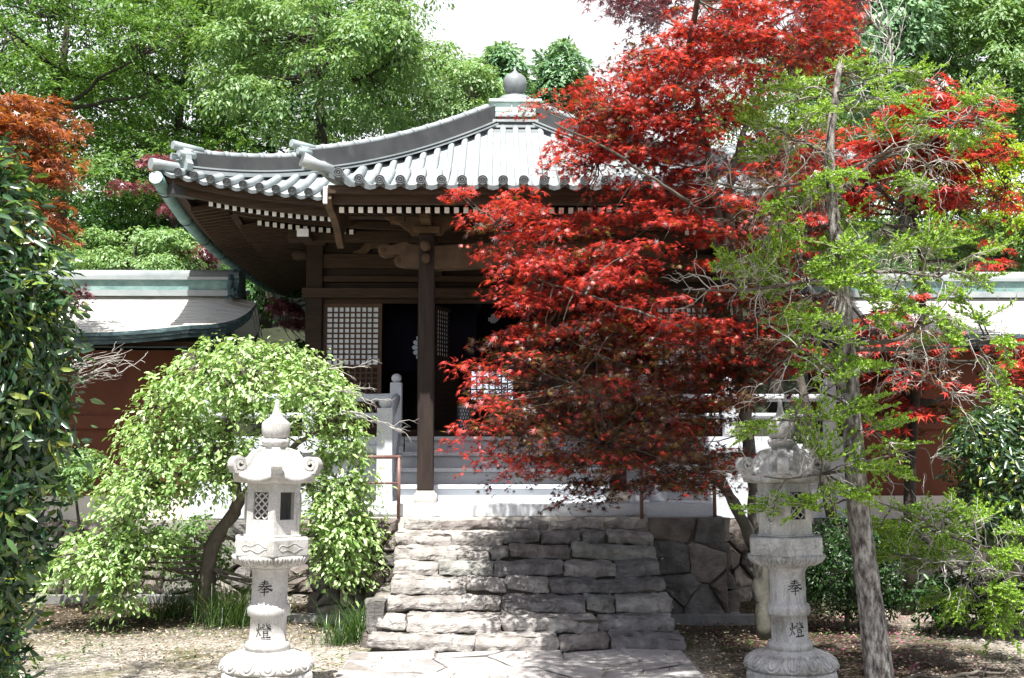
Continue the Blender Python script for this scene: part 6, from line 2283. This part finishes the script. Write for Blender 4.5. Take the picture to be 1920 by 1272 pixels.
# ---- the conifer with yellow green shoots
def needles(shoots, rs, per=34, ln=0.018, wd=0.0046):
    """shoots: (n,3) start, (n,3) end -> needle triangles set around every shoot"""
    A, B = shoots
    n = len(A)
    T = unit(B - A)
    L = np.linalg.norm(B - A, axis=1)
    ref = np.where(np.abs(T[:, 2:3]) < 0.9, np.array([[0, 0, 1.0]]), np.array([[1.0, 0, 0]]))
    U = unit(np.cross(T, ref))
    W_ = np.cross(T, U)
    s = (np.arange(per) + rs.uniform(0, 1, (n, per))) / per
    a = rs.uniform(0, 2 * np.pi, (n, per))
    rad = np.cos(a)[..., None] * U[:, None] + np.sin(a)[..., None] * W_[:, None]
    base = A[:, None] + T[:, None] * (s * L[:, None])[..., None]
    d = unit(rad * 0.85 + T[:, None] * 0.75)
    l = ln * rs.uniform(0.7, 1.2, (n, per))
    tip = base + d * l[..., None]
    side = unit(np.cross(d, rad + 1e-3)) * wd
    mid = base + d * (l * 0.5)[..., None]
    V = np.stack([base, mid + side, tip, mid - side], 2)
    return V.reshape(n, per * 4, 3)


def conifer(name, label, base, stem, r0, r1, tufts, bare, seed, Y, twig_n=9, twig_l=0.25, shoot=0.066):
    rs = np.random.RandomState(seed)
    t = thing(name, base, label, 'tree')
    P = np.array(stem, float)
    L = np.concatenate([[0], np.cumsum(np.linalg.norm(np.diff(P, axis=0), axis=1))])
    u = np.linspace(0, L[-1], 60)
    Q = np.stack([np.interp(u, L, P[:, i]) for i in range(3)], 1)
    for _ in range(10):
        Q[1:-1] = (Q[:-2] + Q[1:-1] * 2 + Q[2:]) / 4
    R = r1 + (r0 - r1) * (1 - u / L[-1]) ** 0.9
    mb = MB()
    n = 28
    V, fs = [], []
    for i, q in enumerate(Q):
        for j in range(n):
            a = 2 * math.pi * j / n
            rr = R[i] * (1 + 0.10 * fbm(math.cos(a) * 1.5, math.sin(a) * 1.5, q[2] * 1.2, 3.0, 4) + (0.25 * math.exp(-q[2] / 0.12)))
            V.append((q[0] + rr * math.cos(a), q[1] + rr * math.sin(a), q[2]))
    for i in range(len(Q) - 1):
        for j in range(n):
            fs.append((i * n + j, i * n + (j + 1) % n, (i + 1) * n + (j + 1) % n, (i + 1) * n + j))
    mb.add(V, fs, 0, True)
    tr = mb.build('trunk', M['bark_spruce'], t, fix=False)
    br, tw = MB(), MB()
    A, B = [], []
    heads = [Q[::2]]
    for (pts, r, k) in bare:
        pp = [at(a, b_, Y + dy) for (a, b_, dy) in pts]
        P2 = np.array(pp)
        L2 = np.concatenate([[0], np.cumsum(np.linalg.norm(np.diff(P2, axis=0), axis=1))])
        u2 = np.linspace(0, L2[-1], 24)
        Q2 = np.stack([np.interp(u2, L2, P2[:, z]) for z in range(3)], 1)
        for _ in range(4):
            Q2[1:-1] = (Q2[:-2] + 2 * Q2[1:-1] + Q2[2:]) / 4
        br.tube(Q2, np.linspace(r, r * 0.3, 24), 8)
        heads.append(Q2)
        for _ in range(k):
            i = rs.randint(7, 24)
            d = unit(Q2[min(23, i + 1)] - Q2[i - 1] + rs.normal(0, 0.06, 3) * 2)
            d = unit(d + rs.normal(0, 0.6, 3) + [0, 0, -0.25])
            q = limb(tw, Q2[i], Q2[i] + d * rs.uniform(0.18, 0.5), 0.005, 0.0014, rs, 0.15, 0.13, 8, 4)
            for _ in range(5):
                d2 = unit(d + rs.normal(0, 0.6, 3))
                i2 = rs.randint(2, 8)
                limb(tw, q[i2], q[i2] + d2 * rs.uniform(0.06, 0.22), 0.0028, 0.001, rs, 0.12, 0.14, 6, 3)
    HB = np.concatenate(heads)
    for (px, py, dy, scale) in tufts:
        c = at(px, py, Y + dy)
        dd_ = np.linalg.norm(HB - c, axis=1) + 0.5 * np.maximum(0, c[2] - HB[:, 2])
        s0 = HB[dd_.argmin()]
        hl = np.linalg.norm(c - s0)
        start = s0
        path = limb(br, start, c, 0.006 + 0.008 * min(1, hl), 0.004, rs, 0.04, 0.05, 10, 6)
        hd = unit((c - s0) * [1, 1, 0.4] + rs.normal(0, 0.06, 3))
        for k in range(int(twig_n * scale + 0.5)):
            p0 = path[rs.randint(6, 10)]
            d = unit(hd + rs.normal(0, 0.55, 3) * [1, 1, 0.35])
            ll = twig_l * rs.uniform(0.6, 1.25) * min(1.2, scale)
            tp = limb(tw, p0, p0 + d * ll, 0.004, 0.0018, rs, -0.04, 0.05, 8, 4)
            tang = unit(np.gradient(tp, axis=0))
            sd_ = unit(np.cross(tang, [0, 0, 1.0]))
            m_ = max(5, int(ll / 0.028))
            for q in range(m_):
                f = (q + 1) / m_
                pp = np.array([np.interp(f * 7, np.arange(8), tp[:, z]) for z in range(3)])
                ti = min(7, int(f * 7))
                sgn = 1 if q % 2 else -1
                dd = unit(tang[ti] * 0.8 + sd_[ti] * sgn * 0.8 + np.array([0, 0, 0.25]) + rs.normal(0, 0.22, 3))
                sl_ = shoot * rs.uniform(0.6, 1.25) * (1.25 - 0.5 * f)
                A.append(pp)
                B.append(pp + dd * sl_)
            A.append(tp[-1])
            B.append(tp[-1] + tang[-1] * shoot)
        for k in range(int(4 * scale)):        # dead side twigs near the trunk
            p0 = path[rs.randint(3, 8)]
            d = unit(hd + rs.normal(0, 0.7, 3))
            d[2] -= 0.25
            q = limb(tw, p0, p0 + d * rs.uniform(0.12, 0.32), 0.0038, 0.0012, rs, 0.1, 0.14, 6, 3)
            for _ in range(2):
                d2 = unit(d + rs.normal(0, 0.6, 3))
                limb(tw, q[3], q[3] + d2 * rs.uniform(0.06, 0.16), 0.0022, 0.001, rs, 0.1, 0.14, 5, 3)
    br.build('bough', M['bark'], t, fix=False)
    tw.build('twig', M['twig'], t, fix=False)
    V = needles((np.array(A), np.array(B)), rs)
    k = V.shape[1]
    me = raw_mesh('crown', V.reshape(-1, 3), [tuple(range(4 * i, 4 * i + 4)) for i in range(k // 4)], len(V), k, M['l_spruce'], t)
    return t


SY = 8.45
stem = [at(1650, 1300, 8.4), at(1640, 1180, 8.4), at(1618, 1040, 8.4), at(1604, 900, 8.4), at(1597, 780, 8.42), at(1588, 640, 8.45), at(1576, 500, 8.45), at(1562, 400, 8.45), at(1552, 300, 8.45), at(1560, 220, 8.45), at(1575, 120, 8.45)]
stem = [np.array([stem[0][0] + 0.01, 8.4, -0.03])] + stem[1:]
tufts = [(1575, 125, 0, .8), (1530, 150, .1, 1), (1490, 165, -.1, 1.1), (1455, 195, .1, 1), (1430, 225, -.1, .8), (1600, 150, .1, 1), (1545, 200, -.2, 1.2), (1500, 230, .2, 1), (1450, 285, -.1, .9), (1420, 215, 0, .6),
         (1590, 210, .2, .9), (1700, 135, .1, 1), (1680, 190, -.1, 1), (1720, 150, .2, .8), (1740, 210, 0, 1), (1660, 260, .1, .8), (1780, 240, .1, .9), (1830, 190, -.1, 1.1), (1850, 165, .1, .8), (1800, 260, .2, 1), (1840, 230, 0, .8),
         (1430, 295, .2, .7), (1480, 275, .2, .8), (1570, 320, -.3, 1), (1600, 325, .2, .7), (1560, 355, .2, .8), (1460, 425, -.2, 1), (1440, 440, .2, .8), (1490, 420, .1, .8), (1570, 465, -.4, 1), (1600, 455, .1, .8),
         (1340, 505, -.1, .8), (1385, 510, .1, .9), (1420, 520, -.2, 1), (1455, 500, .2, .8), (1480, 545, -.1, 1), (1500, 570, .2, 1), (1450, 560, .2, .7), (1530, 590, -.3, 1), (1560, 640, -.3, .9), (1500, 640, .1, .7), (1545, 680, .1, 1),
         (1700, 440, .2, 1), (1740, 460, -.2, 1.1), (1790, 450, .1, 1), (1820, 520, .1, 1), (1760, 510, .3, .9), (1850, 470, -.1, .9), (1700, 560, .1, .9), (1640, 560, -.3, .8), (1780, 590, -.1, 1), (1840, 600, .1, .9), (1880, 630, -.1, 1), (1760, 640, .2, .9),
         (1850, 690, .1, .8), (1870, 720, -.1, .8), (1810, 650, .2, .8), (1630, 690, -.3, .8), (1570, 720, -.3, 1), (1690, 360, .2, .8), (1740, 350, -.1, .8),
         (1430, 790, -.2, 1.1), (1490, 780, .1, 1), (1545, 790, -.3, 1.2), (1600, 770, -.4, 1.1), (1640, 800, -.3, 1.1), (1670, 830, .1, .9), (1500, 830, .1, .9), (1540, 860, -.3, 1.1), (1590, 870, -.4, 1.1), (1640, 870, -.2, 1), (1560, 910, -.3, 1),
         (1450, 955, -.2, 1), (1500, 965, .1, .9), (1530, 950, -.2, 1), (1600, 930, -.4, .8)]
bare = [([(1552, 340, 0), (1500, 345, -.2), (1400, 358, -.3), (1310, 335, -.3)], 0.016, 16), ([(1558, 380, 0), (1640, 300, .1), (1740, 270, .1), (1830, 200, 0)], 0.022, 9), ([(1562, 330, 0), (1640, 295, -.1), (1700, 270, -.2), (1760, 330, -.2)], 0.016, 12),
        ([(1578, 510, 0), (1500, 530, -.2), (1400, 545, -.2), (1310, 545, -.3)], 0.022, 12), ([(1580, 520, 0), (1640, 455, .1), (1660, 420, .1)], 0.022, 5), ([(1585, 510, 0), (1680, 510, -.2), (1760, 520, -.2)], 0.02, 8),
        ([(1592, 645, 0), (1680, 640, -.2), (1720, 615, -.2), (1780, 590, -.3)], 0.024, 14), ([(1594, 655, 0), (1700, 655, .1), (1800, 650, .1), (1900, 630, .1)], 0.022, 14), ([(1596, 700, 0), (1680, 690, .2), (1750, 720, .2), (1790, 740, .2)], 0.014, 14),
        ([(1560, 420, 0), (1480, 440, .2), (1430, 410, .2)], 0.014, 12), ([(1555, 300, 0), (1500, 260, 0), (1450, 310, 0)], 0.012, 14), ([(1600, 760, 0), (1540, 735, -.2), (1500, 740, -.2), (1490, 790, -.2)], 0.012, 6),
        ([(1605, 880, 0), (1530, 890, -.3), (1470, 900, -.4), (1410, 890, -.4)], 0.014, 12), ([(1605, 870, 0), (1690, 850, .2), (1740, 835, .2), (1750, 900, .2)], 0.012, 3), ([(1575, 480, 0), (1540, 600, -.2), (1490, 660, -.2), (1430, 720, -.2)], 0.012, 10),
        ([(1585, 560, 0), (1650, 640, .1), (1690, 700, .1)], 0.012, 8)]
_rt = np.random.RandomState(83)
for _poly, _n in (([(1410, 230), (1500, 130), (1600, 110), (1720, 160), (1850, 160), (1840, 280), (1700, 380), (1600, 480), (1440, 460)], 16), ([(1330, 500), (1450, 470), (1700, 430), (1860, 470), (1890, 640), (1700, 640), (1560, 720), (1460, 640)], 26)):
    _q = _rt.uniform(np.min(_poly, 0), np.max(_poly, 0), (400, 2))
    _q = _q[in_poly(_poly, _q)][:_n]
    tufts += [(float(a), float(b_), float(_rt.uniform(-0.4, 0.4)), float(_rt.uniform(0.6, 1.1))) for a, b_ in _q]
conifer('thin_conifer', 'thin leaning conifer with scaly trunk and yellow green shoots beside the right lantern', tuple(stem[0]), stem, 0.105, 0.022, tufts, bare, 81, SY)
stem2 = [np.array([at(2010, 1190, 9.6)[0], 9.6, -0.03]), at(2000, 1100, 9.6), at(1985, 1000, 9.6), at(1960, 930, 9.6)]
tufts2 = [(1680, 985, -.2, 1), (1720, 960, .1, 1.2), (1780, 950, -.1, 1.2), (1830, 965, .1, 1), (1700, 1040, -.2, 1), (1690, 1010, .1, 1), (1740, 1000, -.1, 1.1), (1790, 1010, .2, 1), (1760, 1070, -.2, 1.1), (1720, 1075, .1, 1), (1820, 1030, -.2, 1.2),
          (1880, 1030, -.3, 1.2), (1920, 1050, .1, 1.2), (1800, 1110, -.2, 1.1), (1850, 1110, -.3, 1.2), (1900, 1110, -.2, 1.2), (1780, 1130, .1, 1), (1870, 1150, -.3, 1), (1930, 1150, -.1, 1), (1940, 1000, 0, 1), (1650, 990, -.2, .9), (1665, 1040, -.1, .8), (1900, 1080, .2, 1)]
bare2 = [([(1990, 1040, 0), (1880, 1035, -.1), (1790, 1010, -.2), (1700, 960, -.3), (1640, 940, -.3)], 0.014, 10), ([(1998, 1085, 0), (1900, 1075, -.1), (1800, 1060, -.2), (1720, 1050, -.3)], 0.014, 12)]
conifer('low_conifer', 'low spreading conifer bough with bright yellow green shoots at the lower right edge', tuple(stem2[0]), stem2, 0.05, 0.02, tufts2, bare2, 82, 9.6, 11, 0.28, 0.066)


bare_twigs('fallen_branch', 'grey dead branch lying on the ground right of the conifer trunk', [((3.25, 9.0, 0.03), (4.05, 8.85, 0.03), 4), ((3.6, 8.95, 0.03), (4.2, 9.15, 0.02), 3)], 5, 0.022, 65, M['bark'], None, 0.12)

# ---- grass tufts, litter, petals
def grass_tuft(label, px, py, Y, n, hgt, spread, seed):
    rs = np.random.RandomState(seed)
    c = at(px, py, Y)
    A = np.stack([c[0] + rs.normal(0, spread, n), Y + rs.normal(0, spread * 0.7, n), np.full(n, 0.0)], 1)
    a = rs.uniform(0, 2 * np.pi, n)
    d = np.stack([np.cos(a), np.sin(a), np.zeros(n)], 1)
    h = hgt * rs.uniform(0.5, 1.2, n)
    lean = rs.uniform(0.3, 1.1, n)
    side = np.stack([-d[:, 1], d[:, 0], np.zeros(n)], 1) * 0.004
    Vs = []
    for s in (0, 0.35, 0.7, 1.0):
        p = A + d * (lean * h * s ** 1.6)[:, None]
        p[:, 2] += h * s * (1 - 0.35 * s * lean)
        wd = (1 - s) ** 0.6
        Vs += [p + side * wd, p - side * wd]
    V = np.stack(Vs, 1).reshape(-1, 3)
    o = raw_mesh('grass_tuft', V, [(0, 1, 3, 2), (2, 3, 5, 4), (4, 5, 7, 6)], n, 8, M['grass'], None)
    tag(o, label, 'grass', 'grass tufts')


grass_tuft('tall dark grass tuft between the weeping tree trunk and the left lantern', 440, 1140, 12.0, 420, 0.62, 0.20, 91)
grass_tuft('grass tuft at the foot of the rubble wall left of the weeping trunk', 320, 1125, 12.6, 300, 0.48, 0.22, 92)
grass_tuft('bright grass tuft against the left end of the stone steps', 682, 1175, 11.1, 300, 0.50, 0.13, 93)
grass_tuft('thin grass right of the left lantern near the kerb', 640, 1200, 10.9, 160, 0.36, 0.12, 94)


def scatter(name, cat_kind, n, xr, yr, size, mat, seed, kind='oval', cond=None):
    rs = np.random.RandomState(seed)
    P = np.stack([rs.uniform(*xr, n), rs.uniform(*yr, n), np.full(n, 0.0)], 1)
    dens = np.array([fbm(p[0], p[1], seed, 0.9, 3) for p in P])
    keep = dens > rs.uniform(-0.5, 0.3, n)
    if cond is not None:
        keep &= cond(P)
    P = P[keep]
    P[:, 2] = 0.012 + np.array([0.05 * fbm(p[0], p[1], 0, 0.5) * (0 if abs(p[0] - 0.29) < 1.8 else 1) for p in P]) + rs.uniform(0, 0.012, len(P))
    Nn = rs.normal(0, 0.35, P.shape)
    Nn[:, 2] = 1
    D = rs.normal(0, 1, P.shape)
    o = leaves_mesh(name, P, Nn, D, size * rs.uniform(0.6, 1.3, len(P)), kind, mat)
    o['kind'] = 'stuff'
    return o


offp = lambda P: (P[:, 0] < -1.35) | (P[:, 0] > 1.74)
scatter('leaf_litter', 'stuff', 26000, (-6.5, 7.5), (7.2, 14.0), 0.036, M['litter'], 101, 'oval', offp)
scatter('fallen_petals', 'stuff', 2600, (2.2, 6.0), (9.2, 12.6), 0.028, M['petal'], 102, 'oval', offp)
scatter('low_moss_grass', 'stuff', 5000, (-6, 7), (8.6, 13.8), 0.05, M['grass'], 103, 'diamond', lambda P: offp(P) & (P[:, 1] > 9.0))

rs = np.random.RandomState(104)
n = 420
P = np.stack([rs.uniform(-1.15, 1.75, n), rs.uniform(7.5, 12.6, n), np.zeros(n)], 1)
st_ = np.clip(np.floor((P[:, 1] - 10.4) / 0.3) + 1, 0, 8)
fr_ = (P[:, 1] - 10.4) - (st_ - 1) * 0.3
keep = (st_ == 0) | ((fr_ > 0.16) & (fr_ < 0.29))
P[:, 2] = np.where(st_ == 0, 0.036, st_ * 0.14 + 0.016)
P = P[keep]
Nn = rs.normal(0, 0.3, P.shape)
Nn[:, 2] = 1
o = leaves_mesh('fallen_leaves', P, Nn, rs.normal(0, 1, P.shape), 0.032 * rs.uniform(0.5, 1.3, len(P)), 'oval', M['litter'])
o['kind'] = 'stuff'
